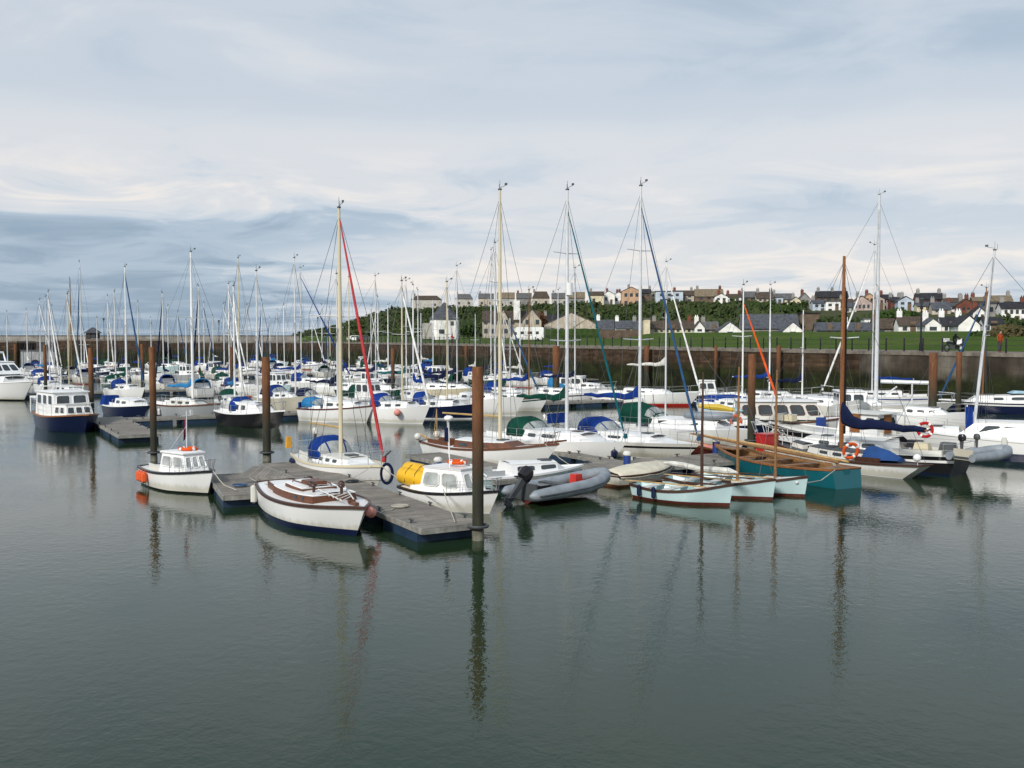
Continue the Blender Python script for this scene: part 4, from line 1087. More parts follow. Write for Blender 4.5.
def person(X,Y,z,h,rz,top,leg,label,pose='stand',seat=None,name='person'):
    """one continuous skinned figure"""
    s=h/1.75
    if pose=='stand':
        J={'pel':(0,0,.95),'che':(0,0,1.3),'nec':(0,0,1.48),'hea':(0,.02,1.62),'top':(0,.02,1.72),'kl':(.10,.04,.5),'al':(.10,0,.09),'fl':(.11,.16,.04),'kr':(-.1,-.02,.5),'ar':(-.10,-.08,.09),'fr':(-.11,.07,.04),
           'sl':(.19,0,1.42),'el':(.25,0,1.13),'hl':(.23,.1,.88),'sr':(-.19,0,1.42),'er':(-.25,0,1.13),'hr':(-.23,.1,.88)}
    else:
        J={'pel':(0,0,.85),'che':(0,.08,1.2),'nec':(0,.13,1.38),'hea':(0,.18,1.52),'top':(0,.19,1.62),'kl':(.2,.42,.75),'al':(.22,.38,.33),'fl':(.22,.52,.3),'kr':(-.2,.42,.75),'ar':(-.22,.38,.33),'fr':(-.22,.52,.3),
           'sl':(.2,.12,1.32),'el':(.3,.33,1.12),'hl':(.28,.58,1.05),'sr':(-.2,.12,1.32),'er':(-.3,.33,1.12),'hr':(-.28,.58,1.05)}
    Rr={'pel':.14,'che':.16,'nec':.06,'hea':.11,'top':.08,'kl':.07,'al':.045,'fl':.04,'kr':.07,'ar':.045,'fr':.04,'sl':.07,'el':.05,'hl':.04,'sr':.07,'er':.05,'hr':.04}
    ks=list(J); E=[('pel','che'),('che','nec'),('nec','hea'),('hea','top'),('pel','kl'),('kl','al'),('al','fl'),('pel','kr'),('kr','ar'),('ar','fr'),('che','sl'),('sl','el'),('el','hl'),('che','sr'),('sr','er'),('er','hr')]
    me=bpy.data.meshes.new('body'); me.from_pydata([Vector(J[k])*s for k in ks],[(ks.index(a),ks.index(b)) for a,b in E],[])
    me.materials.append(F(top)); 
    o=bpy.data.objects.new(name,me); COL.objects.link(o); o.location=(X,Y,z); o.rotation_euler.z=R(rz)
    o.modifiers.new('skin','SKIN'); lay=me.skin_vertices[0].data
    for i,k in enumerate(ks): lay[i].radius=(Rr[k]*s,Rr[k]*s); lay[i].use_root=(k=='pel')
    ss=o.modifiers.new('sub','SUBSURF'); ss.levels=1; ss.render_levels=2
    tag(o,label,'person')
    hd=Vector(J['hea'])*s; m=MB().ball(hd+Vector((0,.015,0)),.125*s,10,8,(.85,.95,1.15)); m.build('face' if pose=='stand' else 'helmet',mat('skin',(.42,.24,.17),.6) if pose=='stand' else 'black',o)
    if pose=='stand':
        MB().ball(hd+Vector((0,-.02,.05)),.13*s,10,8,(.95,.95,1.0)).build('hair','darkwood',o)
        l=MB()
        for k,a in (('kl','al'),('kr','ar')): l.path([Vector(J['pel'])*s+Vector((.07*s if k=='kl' else -.07*s,0,.03)),Vector(J[k])*s,Vector(J[a])*s],[.13*s,.09*s,.075*s],8)
        l.build('trousers',F(leg),o)
    return o
def on_quay(px,s): 
    k=kx(px); a=P0+NN*s; t=(k*a.y-a.x)/(U.x-k*U.y); return Q(t,s,QZ-.03)
p=on_quay(1000,2.5); person(p.x,p.y,p.z,1.75,200,'dullorange','darkgrey','person in an orange top standing on the promenade at right')
p=on_quay(452,3); person(p.x,p.y,p.z,1.7,150,'red','navy','person in a red jacket on the promenade below the white tower house')
def motorbike():
    p=on_quay(954,2.2); root=empty('motorcycle',(p.x,p.y,p.z),R(205),'black and white motorcycle standing on the promenade under its rider','motorcycle')
    for y in (-.72,.75):
        w=MB().path([(0,y+.29*math.cos(2*math.pi*i/16),.33+.29*math.sin(2*math.pi*i/16)) for i in range(16)],.055,6,closed=True); w=w.build('wheel','black',root); MB().tube((-.05,y,.33),(.05,y,.33),.1,n=10).build('hub','silver',w)
    b=MB(); b.loft([[(x*w,y,z+x2) for x,x2 in ((-1,-.12),(1,-.12),(1,.12),(-1,.12))] for y,z,w in ((-.75,.82,.06),(-.4,.78,.14),(0,.72,.12),(.3,.85,.17),(.55,.85,.08))]); b.build('body','black',root)
    b=MB(); b.loft([[(x*w,y,z+x2) for x,x2 in ((-1,-.2),(1,-.2),(.6,.2),(-.6,.2))] for y,z,w in ((.45,.85,.2),(.75,.85,.22),(.85,.95,.1))]); b.build('fairing','white',root)
    b=MB(); b.box((0,0,.42),(.3,.55,.36)); b.tube((.18,-.1,.3),(.2,-.8,.38),.05); b.build('engine','darkgrey',root)
    b=MB(); b.tube((.08,.5,1.0),(.05,.76,.33),.03); b.tube((-.08,.5,1.0),(-.05,.76,.33),.03); b.tube((-.36,.42,1.08),(.36,.42,1.08),.02); b.build('fork','steel',root)
    b=MB().box((0,-.78,1.0),(.42,.3,.3)); b.build('top_box','white',root)
    person(p.x,p.y,p.z,1.75,205,'black','black','rider in black sitting on the motorcycle on the promenade','ride')
motorbike()
# ------------------------------------------------------------------ pontoons
wood_deck=None
def deck_mat():
    m,nt,b=nodes_of('pontoon_boards'); L=nt.links.new; tc=N(nt,'ShaderNodeTexCoord'); sep=N(nt,'ShaderNodeSeparateXYZ'); L(tc.outputs['Object'],sep.inputs[0])
    cb=N(nt,'ShaderNodeCombineXYZ'); L(sep.outputs[1],cb.inputs[0]); L(sep.outputs[0],cb.inputs[1])
    br=N(nt,'ShaderNodeTexBrick'); br.inputs['Scale'].default_value=1; br.inputs['Brick Width'].default_value=4; br.inputs['Row Height'].default_value=.145; br.inputs['Mortar Size'].default_value=.008
    br.inputs['Color1'].default_value=(.19,.17,.145,1); br.inputs['Color2'].default_value=(.27,.245,.21,1); br.inputs['Mortar'].default_value=(.03,.03,.03,1); L(cb.outputs[0],br.inputs['Vector'])
    n=N(nt,'ShaderNodeTexNoise',Scale=1.3,Detail=7.0,Roughness=.7); L(tc.outputs['Object'],n.inputs['Vector']); r=ramp(nt,n.outputs['Fac'],[(.3,(.6,.6,.58)),(.7,(1.25,1.22,1.2))])
    mx=N(nt,'ShaderNodeMix'); mx.data_type='RGBA'; mx.blend_type='MULTIPLY'; mx.inputs[0].default_value=1; L(br.outputs['Color'],mx.inputs[6]); L(r.outputs[0],mx.inputs[7]); L(mx.outputs[2],b.inputs['Base Color'])
    b.inputs['Roughness'].default_value=.8; return m
DM=deck_mat()
FLOAT=mat('float_navy',(.012,.035,.075),.6,0,.3,2); GALV=mat('galvanised',(.30,.29,.26),.6,.2,.3,3)
def pontoon(A,B,w,label,z=.46,fingers=None,name='pontoon',nfl=None,cat='pontoon'):
    """deck from A to B (world x,y of the centre line)"""
    A=Vector((A[0],A[1],0));B=Vector((B[0],B[1],0)); d=B-A; ln=d.length; rz=math.atan2(d.y,d.x)
    root=empty(name,(A.x,A.y,0),rz,label,cat,'floating pontoons of the marina')
    MB().box((ln/2,0,z-.03),(ln,w-.12,.06)).build('deck',DM,root,smooth=False)
    e=MB()
    for s_ in (-1,1): e.box((ln/2,s_*(w/2-.03),z-.08),(ln+.02,.055,.16))
    for x in (-.01,ln+.01): e.box((x,0,z-.085),(.06,w-.14,.15))
    e.build('edge_frame',GALV,root,smooth=False)
    n=nfl or max(1,round(ln/3.2))
    fl=None
    for i in range(n):
        x=(i+.5)*ln/n
        b=MB().box((x,0,.08),(min(2.6,ln/n*.86),w*.94,.52)); b.build('float',FLOAT,root,smooth=False)
    c=MB()
    for i in range(int(ln/2.5) if ln>6 else 0):
        for s_ in (-1,1):
            x=1+i*2.5; y=s_*(w/2-.14); c.box((x,y,z+.05),(.06,.05,.1)); c.box((x,y,z+.11),(.26,.05,.035))
    if len(c.v): c.build('mooring_cleat','darkgrey',root,smooth=False)
    for (x,side,fl_,fw) in (fingers or ()):
        f=MB().box((x,side*(w/2+fl_/2),z-.035),(fw,fl_,.07)); f=f.build('finger',DM,root,smooth=False)
        MB().box((x,side*(w/2+fl_*.75),.12),(fw*.9,1.4,.42)).build('float',FLOAT,f,smooth=False)
        MB().box((x,side*(w/2+fl_*.3),.12),(fw*.9,1.4,.42)).build('float',FLOAT,f,smooth=False)
    return root
def pxy(px,py,z=.46): p=at(px,py,z); return (p.x,p.y)
D1=Vector((.5,-.866,0))      # towards the camera along the berths
WV=Vector((.866,.5,0))       # along the walkways, to the right
pa=Vector((*pxy(453,526),0)); pb=Vector((*pxy(330,480),0))
pd=(pb-pa).normalized()
pontoon(pa,pa+pd*17,2.05,'long grey boarded pontoon in front, running back from the nearest pile')
pontoon(pxy(248,494),pxy(229,473),1.75,'short grey pontoon end between the small white launch and the wooden decked motor boat',z=.436)
pontoon(pxy(246,471),pxy(322,470),3.3,'broad pontoon at the foot of the rust pile left of the blue hooded yacht',z=.448)
pontoon(pxy(459,460.5),pxy(423,453),0.01+1.9,'pontoon with navy floats in front of the brown railed white yacht',z=.44)
# first walkway
w1a=Vector((-1.3,39.2,0)); pontoon(w1a,w1a+WV*41,2.8,'long first walkway carrying the blue and red boxes, behind the grey inflatable')
pontoon(pxy(497,469),pxy(459,460.5),1.9,'short link pontoon joining the navy floated pontoon to the first walkway',z=.45)
f2=w1a+WV*7.6+Vector((-.5,.866,0))*1.2; pontoon(f2,f2+Vector((-.5,.866,0))*9,.8,'narrow finger pontoon between the green hooded and the blue hooded yachts',z=.445)
w2a=Vector((-26,67.0,0)); pontoon(w2a,w2a+WV*58,2.0,'long second walkway crossing behind the navy hulled boats')
pontoon(pxy(140,434.5),pxy(104,417),2.3,'pontoon with worn boards right of the navy hulled motor yacht',z=.447)
pontoon(pxy(152,433),pxy(128,421),.0+1.2,'narrow pontoon strip left of the dark rust pile') if False else None
w3a=Vector((-52,93.5,0)); pontoon(w3a,w3a+WV*84,2.0,'third walkway among the far boats')
w4a=Vector((-75,122,0)); pontoon(w4a,w4a+WV*94,2.0,'fourth walkway far back in the basin')
w5a=Vector((-96,151,0)); pontoon(w5a,w5a+WV*88,2.0,'fifth walkway near the end wall of the basin')
def pedestal(px,py,col,label,name='service_pedestal',cat='pedestal',h=.72,w=.3):
    p=at(px,py,.46); root=empty(name,p,R(30),label,cat,None)
    b=MB(); b.loft([[(w/2*math.cos(2*math.pi*i/12),w/2*math.sin(2*math.pi*i/12),z) for i in range(12)] for z in (0,h*.72)]); b.build('body',M(col),root)
    c=MB(); c.loft([[(w*k*math.cos(2*math.pi*i/12),w*k*math.sin(2*math.pi*i/12),z) for i in range(12)] for z,k in ((h*.72,.44),(h*.78,.6),(h*.88,.6),(h,.36))]); c.build('cap',M('offwhite' if col=='blue' else col),root)
    MB().box((w*.5,0,h*.55),(.06,.3,.12)).build('socket','offwhite',root)
pedestal(438,475,'blue','blue service post beside the yellow covered boat')
pedestal(627,468,'blue','blue service post on the walkway behind the cream covered dinghy')
pedestal(716,453,'blue','blue service post behind the brown mast of the nearest pale dinghy',w=.34)
def redbox():
    p=at(767,452,.46); root=empty('storage_box',p,R(30),'bright red square box on the walkway behind the teal boat','box')
    MB().box((0,0,.42),(.75,.6,.84),taper=1.12).build('body','red',root,smooth=False)
    MB().box((0,0,.87),(.9,.74,.06)).build('rim','red',root,smooth=False)
redbox()

# ------------------------------------------------------------------ placing helpers
def hv(h): return Vector((math.cos(R(h)),math.sin(R(h)),0))
def frombow(px,py,h,L,rake): p=at(px,py,0)-hv(h)*(L/2-rake*.95); return p.x,p.y
def fromstern(px,py,h,L): p=at(px,py,0)+hv(h)*(L/2); return p.x,p.y
YG='yachts berthed on the pontoons'; MG='motor boats berthed on the pontoons'; DG='open dinghies'

# --- small white launch, far front left
def launch():
    X,Y=frombow(209,495,-46,5.0,.35)
    b=Boat('motor_boat','small white launch with an orange lifebuoy on its wheelhouse roof, leftmost in front','motor boat',X,Y,-46,5.0,1.95,fb=1.05,fs=.8,tr=.72,rake=.45,sag=.06,group=MG)
    b.hull('white',boot='black',bottom='maroon',rail='black',railw=.075,cockpit=(.08,.44),deck='offwhite',bootz=(0,.07),well='offwhite')
    b.house(-.5,1.35,1.5,1.05,.88,z0=.58,rf=.4,rb=.1,inset=.13,side_w=((.08,.46),(.54,.94)),front_w=3,q=(.42,.86),frame='white',over=.07,winm='clear')
    b.rails(3,.4,.62,.93,pushpit=False)
    for u_ in (.12,.19,.26): b.fender(u_,-1,'orange',.13,.42,z=.42)
    MB().box((-1.3,.35,.78),(.5,.5,.35)).build('engine_box','darkwood',b.root)
    m=MB(); m.path([(.4,0,1.4),(.42,0,3.1)],[.03,.02],6); m.tube((.42,-.25,2.9),(.42,.25,2.9),.015); m.box((.42,.2,3.02),(.1,.1,.2)); m.tube((.4,0,2.5),(-1.7,0,1.0),.012,n=4); m.build('mast','silver',b.root)
    f=MB()
    for i in range(4):
        t=i/4; u=(i+1)/4; f.quad((.36-.12*t,0+.05*math.sin(3*i),2.95-.34*t),(.36-.12*u,.05*math.sin(3*i+3),2.95-.34*u),(.38-.2*u,.05*math.sin(3*i+3),2.15-.25*u),(.38-.2*t,.05*math.sin(3*i),2.15-.25*t),0 if i in(1,2) else 1)
    fl=f.build('flag',[F('red'),F('navy')],b.root,recalc=False); fl.modifiers.new('t','SOLIDIFY').thickness=.01
    lifebuoy(b.world((.3,.1,1.6)),(.05,.0,1),'orange lifebuoy lying on the wheelhouse roof of the small white launch',r=.31)
    r=MB(); p=b.world(b.hp(1,.95,1)); r=MB(); q=Vector((*pxy(236,490,.5),.5)); mid=(p+q)/2+Vector((0,0,-.18)); r.path([p,p.lerp(mid,.6)+Vector((0,0,-.03)),mid,q],.018,5); tag(r.build('mooring_rope',M('rope')),'pale rope from the small launch bow to the short pontoon','rope')
launch()
# --- white motor boat with brown coachwork
def woody():
    X,Y=frombow(358,537,-55,7.0,.5)
    b=Boat('motor_boat','white motor boat with brown varnished coachwork and navy bottom, largest in the front','motor boat',X,Y,-55,7.0,2.6,fb=1.05,fs=1.02,tr=.55,um=.45,rake=.62,sag=.13,group=MG,fullness=2.4)
    b.hull('white',boot='navy',bottom='navy',rail='darkwood',railw=.07,cockpit=(.07,.28),deck='white',bootz=(0,.20),well='brown')
    b.cabin(-1.6,1.45,h=.24,wf=.70,hf=1.0,side='brown',top='white',inset=.05,front=.06,wins=((.62,.68,.4,.8),(.78,.83,.4,.8)),hatch=False)
    b.cabin(-1.15,.45,h=.40,wf=.50,hf=.9,side='brown',top='white',inset=.05,front=.15,wins=(),name='upper_cabin',hatch=False)
    c=b.dz(0)+.44
    MB().box((-.15,0,c+.04),(.75,.6,.12),taper=.9).build('skylight','brown',b.root)
    for x,y in ((-1.75,.55),(.85,.5),(.8,-.42),(.25,-.3),(1.6,.15)):
        v=MB(); z=b.dz(x)+(.26 if x>-1.6 else .1); v.tube((x,y,z),(x,y,z+.2),.05,n=8); v.ball((x,y,z+.25),.11,10,6,(1,1,.7)); v.build('vent','darkwood',b.root)
    for sd in (-1,1):
        g=MB(); g.path([(-.9,sd*.42,c-.02),(-.85,sd*.42,c+.05),(.4,sd*.34,c+.03),(.45,sd*.34,c-.04)],.02,5); g.build('grab_rail','brown',b.root)
    r=MB()
    for k in range(4):
        x=1.65+.2*k; r.path([(x-.25,.42-.05*k,b.dz(x)+.30-.04*k),(x+.25,-.42+.05*k,b.dz(x)+.28-.04*k)],.016,5)
    r.path([(1.2,.45,b.dz(1.2)+.42),(2.35,.2,b.dz(2.3)+.14)],.02,5); r.path([(1.2,-.45,b.dz(1.2)+.42),(2.35,-.2,b.dz(2.3)+.14)],.02,5)
    r.build('deck_ladder','offwhite',b.root)
    g=MB(); g.box((2.75,0,b.dz(2.75)+.06),(.5,.12,.1)); g.tube((2.6,-.12,b.dz(2.6)+.12),(2.6,.12,b.dz(2.6)+.12),.045); g.build('mooring_bitts','brown',b.root)
    for u,s_ in ((.03,-1),): b.fender(u,s_,'offwhite',.11,.62,z=.55)
    b.fender(.88,1,'pink',.17,ball=True,z=.6); b.fender(.5,1,'offwhite',.1,.5)
    b.fender(.97,1,'pink',.15,ball=True,z=.75)
woody()
# --- yellow covered cuddy boat
def yellow():
    X,Y=frombow(488,514,-42,4.5,.4); X+=.1
    b=Boat('motor_boat','white cuddy boat with a yellow inflatable across its stern, alongside the front pontoon','motor boat',X,Y,-42,4.5,1.85,fb=.92,fs=.66,tr=.6,um=.45,rake=.45,sag=.05,group=MG)
    b.hull('white',boot='offwhite',bottom='black',rail='black',railw=.05,cockpit=(.08,.36),deck='white',bootz=(0,.05))
    b.house(-.9,1.25,1.5,1.05,.85,z0=.55,rf=.45,rb=.12,inset=.16,side_w=((.06,.42),(.5,.86)),front_w=2,q=(.3,.84),frame='offwhite',over=.03,rooft=.03,winm='clear')
    # rescue boat rolled over the stern
    root=empty('inflatable_boat',b.world((-1.4,0,.76)),b.h,'yellow inflatable boat with dark straps lying on the stern of the white cuddy boat','dinghy')
    for y,z in ((-.24,.14),(.24,.14),(0,.30)):
        mb=MB(); r=.33; mb.path([(-1.05,y,z+.10),(-.9,y,z+.07),(-.3,y,z+.02),(.3,y,z-.02),(.72,y,z-.02),(.84,y,z-.02)],[r*.5,r*.93,r,r,r*.92,r*.5],14); mb.build('tube',mat('yellow_pvc',C['yellow'],.45,0,.1,2),root,sharp=60)
    s_=MB()
    for x in (-.45,.05,.5):
        s_.path([(x,.57,.0),(x,.52,.36),(x,.25,.585),(x,0,.64),(x,-.25,.585),(x,-.52,.36),(x,-.57,.0)],.011,5)
    s_.build('strap','black',root)
    lifebuoy(b.world((.1,.15,1.6)),(.05,.0,1),'orange lifebuoy on the cabin roof of the yellow covered boat',r=.30)
    m=MB(); m.tube((.1,-.2,1.45),(.05,-.2,3.1),.02,.015,6); m.ball((.05,-.2,3.15),.17,10,8,(1,1,.6)); m.build('radar_post','white',b.root)
    m=MB(); m.tube((-.5,.35,1.7),(-.6,.35,3.2),.012,n=5); m.build('aerial','white',b.root)
    m=MB(); m.tube((.9,0,1.6),(1.7,0,1.25),.03); m.build('bow_roller','silver',b.root)
    b.rails(3,.4,.62,.95,pushpit=False)
    f=MB(); f.box((-.6,.35,2.5),(.22,.04,.5)); f.build('flag',F('navy'),b.root)
    p=b.world(b.hp(.6,.8,-1)); q=Vector((*pxy(455,522,.5),.5)); r=MB(); m_=(p+q)/2-Vector((0,0,.05)); r.path([p,m_,q],.018,5); tag(r.build('mooring_rope',M('rope')),'pale rope from the yellow covered boat to the end of the front pontoon','rope')
yellow()
def coil(px,py,label,col='rope'):
    p=at(px,py,.47); c=MB()
    for k in range(6): c.path([((.10+.035*k)*math.cos(a),(.10+.035*k)*math.sin(a),.02+.012*(k%3)) for a in [i*.52 for i in range(12)]],.016,4,closed=True)
    c.path([(.3,0,.02),(.6,.15,.02),(.9,.05,.02),(1.3,.25,.02)],.014,4)
    tag(c.build('rope_coil',M(col),None,loc=p,rz=px),label,'rope')
coil(400,507,'pale rope coil near the middle of the front pontoon'); coil(352,482,'dark rope coil on the front pontoon beside the red sailed yacht','black'); coil(240,486,'blue rope coil on the short pontoon beside the small launch','dullblue')
def line(a,b,sag,label,za=1.0,zb=.5):
    a=at(*a,za); b=at(*b,zb); r=MB(); r.path([a.lerp(b,t)-Vector((0,0,sag*4*t*(1-t))) for t in (0,.2,.4,.6,.8,1)],.016,5); tag(r.build('mooring_rope',M('rope')),label,'rope')
line((378,463),(436,500),.12,'sagging rope from the red sailed yacht bow along the front pontoon')
line((372,466),(330,483),.15,'sagging rope from the red sailed yacht to the pontoon behind the brown decked boat')
line((268,484),(250,478),.05,'short stern rope of the brown decked motor boat')
line((545,444),(584,470),.2,'rope from the brown railed yacht bow down to the first walkway',1.2)
# --- rigid inflatable
def rib():
    X,Y=fromstern(520,505,43,4.5)
    root=empty('inflatable_boat',(X,Y,0),R(43),'grey inflatable with black outboard and red fuel can, right of the nearest pile','dinghy','inflatable boats')
    pts=[(-2.45,-.72,.40),(-2.2,-.74,.40),(-1.0,-.76,.42),(.4,-.76,.47),(1.2,-.66,.55),(1.75,-.44,.64),(2.1,-.15,.72),(2.18,0,.74)]
    pts=pts+[(x,-y,z) for x,y,z in reversed(pts[:-1])]
    rr=[.05,.2,.25,.25,.24,.23,.22,.21]; rr=rr+list(reversed(rr[:-1]))
    MB().path(pts,rr,14).build('tube',mat('hypalon_grey',(.24,.27,.30),.5,0,.18,2),root,sharp=70)
    st=MB()
    for sd in (-1,1): st.path([(x,sd*(abs(y)+.245),z) for x,y,z in pts[1:6]],.03,5)
    st.build('rub_strake','darkgrey',root)
    h=MB(); h.loft([[(x,-w,.36+dz),(x,0,.02+dz),(x,w,.36+dz),(x,0,.30+dz)] for x,w,dz in ((-1.95,.6,-.05),(0,.62,-.02),(1.2,.5,.08),(2.0,.05,.35))]); h.build('hull','maroon',root)
    MB().box((-1.95,0,.45),(.08,1.1,.6)).build('transom','darkgrey',root)
    MB().box((-.6,0,.62),(.35,1.15,.06)).build('thwart','darkgrey',root); MB().box((-1.3,-.1,.52),(.5,.5,.25)).build('locker','black',root)
    can=MB().box((.75,.1,.64),(.4,.34,.36),taper=.85); can=can.build('fuel_can',mat('can_red',(.5,.03,.02),.4),None); can.parent=root
    class O: pass
    o=Boat.__new__(Boat); o.root=root; o.L=4.0; o.outboard=Boat.outboard.__get__(o); o.outboard(0,'black',-.75,1.25,z=.72)
    r=MB(); r.path([(.2,-.95,.6),(-.3,-1.0,.45),(-.9,-.98,.5)],.015,5); r.build('grab_line',M('rope'),root)
rib()
# --- pale blue low boat behind the inflatable
def palecruiser():
    X,Y=frombow(578,482,24,6.4,.3)
    b=Boat('motor_boat','low pale blue dayboat with a small cuddy behind the grey inflatable','motor boat',X,Y,24,6.3,2.1,fb=.78,fs=.6,tr=.7,rake=.5,sag=.03,group=MG)
    b.hull('paleblue',boot='white',bottom='grey',rail='white',railw=.05,cockpit=(.08,.42),deck='white',well='grey')
    b.cabin(-.4,2.2,h=.42,wf=.75,hf=.6,side='white',top='white',inset=.15,front=.7,wins=((.1,.4,.35,.8),(.52,.8,.35,.8)))
    b.rails(2,.5,.02,.2,pulpit=False,mat_='steel'); b.outboard(.2,'darkgrey',-.2,.8)
palecruiser()

def yacht(name,label,px,py,h,L,B,mpx=None,mtop=None,hull='white',boot='navy',bottom='navy',rail=None,cover=None,hood=None,jib=None,jibr=1.0,mcol='silver',spread=1,cab=None,deck='white',
          where='bow',fb=1.15,fs=.9,railings=5,bz=(0,.08),boomlen=None,boomz=None,r=.065,lean=0,stripe=None,hoodw=None,fend=(),cabside='white',cabfront=.6,wins=((.08,.22,.35,.75),(.32,.48,.35,.75),(.58,.7,.35,.75)),tr=.6,sag=.12,rake=None,bigspread=None,group=YG,cat='yacht',jibtop=.92,cabh=.48,frame=None,well=None,hatch=True,rollcol='silver',sheer_h=None):
    rk=.1*L if rake is None else rake
    if where=='bow': X,Y=frombow(px,py,h,L,rk)
    elif where=='stern': X,Y=fromstern(px,py,h,L)
    else: p=at(px,py,0); X,Y=p.x,p.y
    b=Boat(name,label,cat,X,Y,h,L,B,fb=fb,fs=fs,tr=tr,rake=rk,sag=sag,group=group,srake=.3)
    b.hull(hull,boot=boot,bottom=bottom,rail=rail,cockpit=(.06,.30),deck=deck,bootz=bz,stripe=stripe,well=well)
    c0,c1=(cab or (-.19,.24))
    b.cabin(c0*L,c1*L,h=cabh,wf=.66,hf=.6,side=cabside,top=deck if cabside=='white' else 'white',front=cabfront,wins=wins,frame=frame,hatch=hatch)
    if mpx is not None:
        mx=b.mastx(mpx); top=b.mtop(mtop,mx)
        b.mast(mx,top,mcol,r,spread,z0=b.dz(mx)+.35,jib=jib,lean=lean,bigspread=bigspread,jibtop=jibtop,jibr=jibr)
        if cover or boomlen:
            b.boom(mx,boomz or (b.dz(mx)+1.45),boomlen or L*.36,cover,rollcol,drop=.0)
    if hood: b.hood((c0-.04)*L,(c0+.14)*L,hoodw or B*.66,.95,hood,z=b.dz(c0*L)+.12)
    if railings: b.rails(railings,.55)
    for f in fend: b.fender(*f)
    return b
# --- blue hooded yacht with red furled sail
b=yacht('sailing_yacht','white yacht with blue sprayhood, cream mast and red furled headsail',377,487,-54,7.3,2.6,340,208,hull='white',boot='white',bottom='navy',rail='cream',hood='blue',jib='sparred',jibr=.8,mcol='cream',spread=1,r=.095,fb=1.02,fs=.85,cabh=.36,jibtop=.97,boomlen=3.0,bigspread=1.35,
        fend=((.06,-1,'navy',.12,.6),(.12,-1,'navy',.12,.6)),cabside='white',deck='offwhite',wins=((.06,.16,.35,.75),(.24,.34,.35,.75),(.42,.52,.35,.75),(.6,.7,.35,.75)),rollcol='goldwood',cabfront=.5)
b.outboard(.5,'offwhite',0,.7,z=1.5)
o=MB(); o.box((-3.45,-.95,1.3),(.16,.26,.5),taper=.7); o.build('horseshoe_buoy',mat('buoy_yellow',(.7,.35,.03),.6),b.root)
p=b.world(b.hp(.995,1.0,1)+Vector((.12,0,0)))
q=MB(); n_=20; q.path([(p.x+.22*math.cos(2*math.pi*i/n_),p.y-.02,p.z-.38+.38*math.sin(2*math.pi*i/n_)) for i in range(n_)],.06,8,closed=True); q.ball((p.x,p.y-.05,p.z-.38),.19,12,8,(.9,.4,1.7),1)
tag(q.build('ring_fender',[F('navy'),F('offwhite')]),'oval ring fender hanging from the bow of the red sailed yacht','fender')
a_=MB(); a_.tube(b.hp(1,1.2,1)+Vector((-.1,0,.05)),b.hp(1,1.2,1)+Vector((.45,0,.35)),.03); a_.build('anchor','darkgrey',b.root)
# --- brown railed white yacht with cream mast
b=yacht('sailing_yacht','white yacht with brown cap rail and tall cream mast behind the nearest pile',542,468,-38,8.2,2.5,500,190,hull='white',boot='white',bottom='maroon',rail='brown',mcol='cream',r=.088,fb=1.3,fs=.9,cabside='brown',sag=.18,boomlen=3.6,cabh=.36,
        bigspread=.8,wins=((.1,.25,.3,.7),(.4,.55,.3,.7)),railings=0,rollcol='goldwood',tr=.35,well='brown',deck='white',rake=1.0)
b.rails(2,.5,.9,.97,pushpit=False)
m=MB(); m.tube((3.3,0,1.15),(4.5,0,1.35),.06,.04,8); m.build('bowsprit','brown',b.root)
m=MB(); m.tube((-3.8,.1,.85),(-4.6,.1,1.1),.05); m.tube((-3.7,.2,.8),(-3.3,.0,2.4),.02); m.tube((-3.1,-.2,.8),(-3.3,0,2.4),.02); m.build('boom_crutch','goldwood',b.root)
for y in (-.3,.35): b.fender(.02,1 if y>0 else -1,'offwhite',.18,ball=True,z=1.05)
# --- green hooded yacht
b=yacht('sailing_yacht','big white yacht with green sprayhood, green sail cover and tall grey mast',612,463,-46,9.6,3.1,567,190,hull='white',boot='white',bottom='white',cover='green',hood='green',jib='teal',jibr=.65,spread=2,r=.088,fb=1.2,fs=.95,sag=.05,
        fend=((.99,-1,'navy',.16,.4),),wins=((.05,.14,.35,.7),(.22,.32,.35,.7),(.4,.56,.35,.75),(.85,.95,.2,.6)),boomz=2.9,boomlen=3.6,cabfront=1.3,cab=(-.2,.34),cabh=.48)
r_=MB(); mx=b.mastx(567); r_.tube((mx+.15,0,8.0),(mx+.15,0,8.6),.16,n=10); r_.build('radar_reflector','white',b.root)
# --- blue hooded yacht
b=yacht('sailing_yacht','pale hulled yacht with blue sprayhood, blue sail cover and tall grey mast right of centre',684,461,-49,10.2,3.1,640,186,hull='offwhite',boot='white',bottom='offwhite',cover='blue',hood='blue',jib='dullblue',jibr=.75,spread=2,r=.078,fb=1.0,fs=.85,sag=.04,stripe='black',
        wins=((.1,.24,.35,.7),(.34,.5,.35,.7)),boomz=2.9,boomlen=4.0,cabfront=1.4,cab=(-.17,.33),cabh=.4)
d=MB().box((-4.9,.2,1.5),(.05,1.5,.55)); d.build('dodger',F('blue'),b.root)
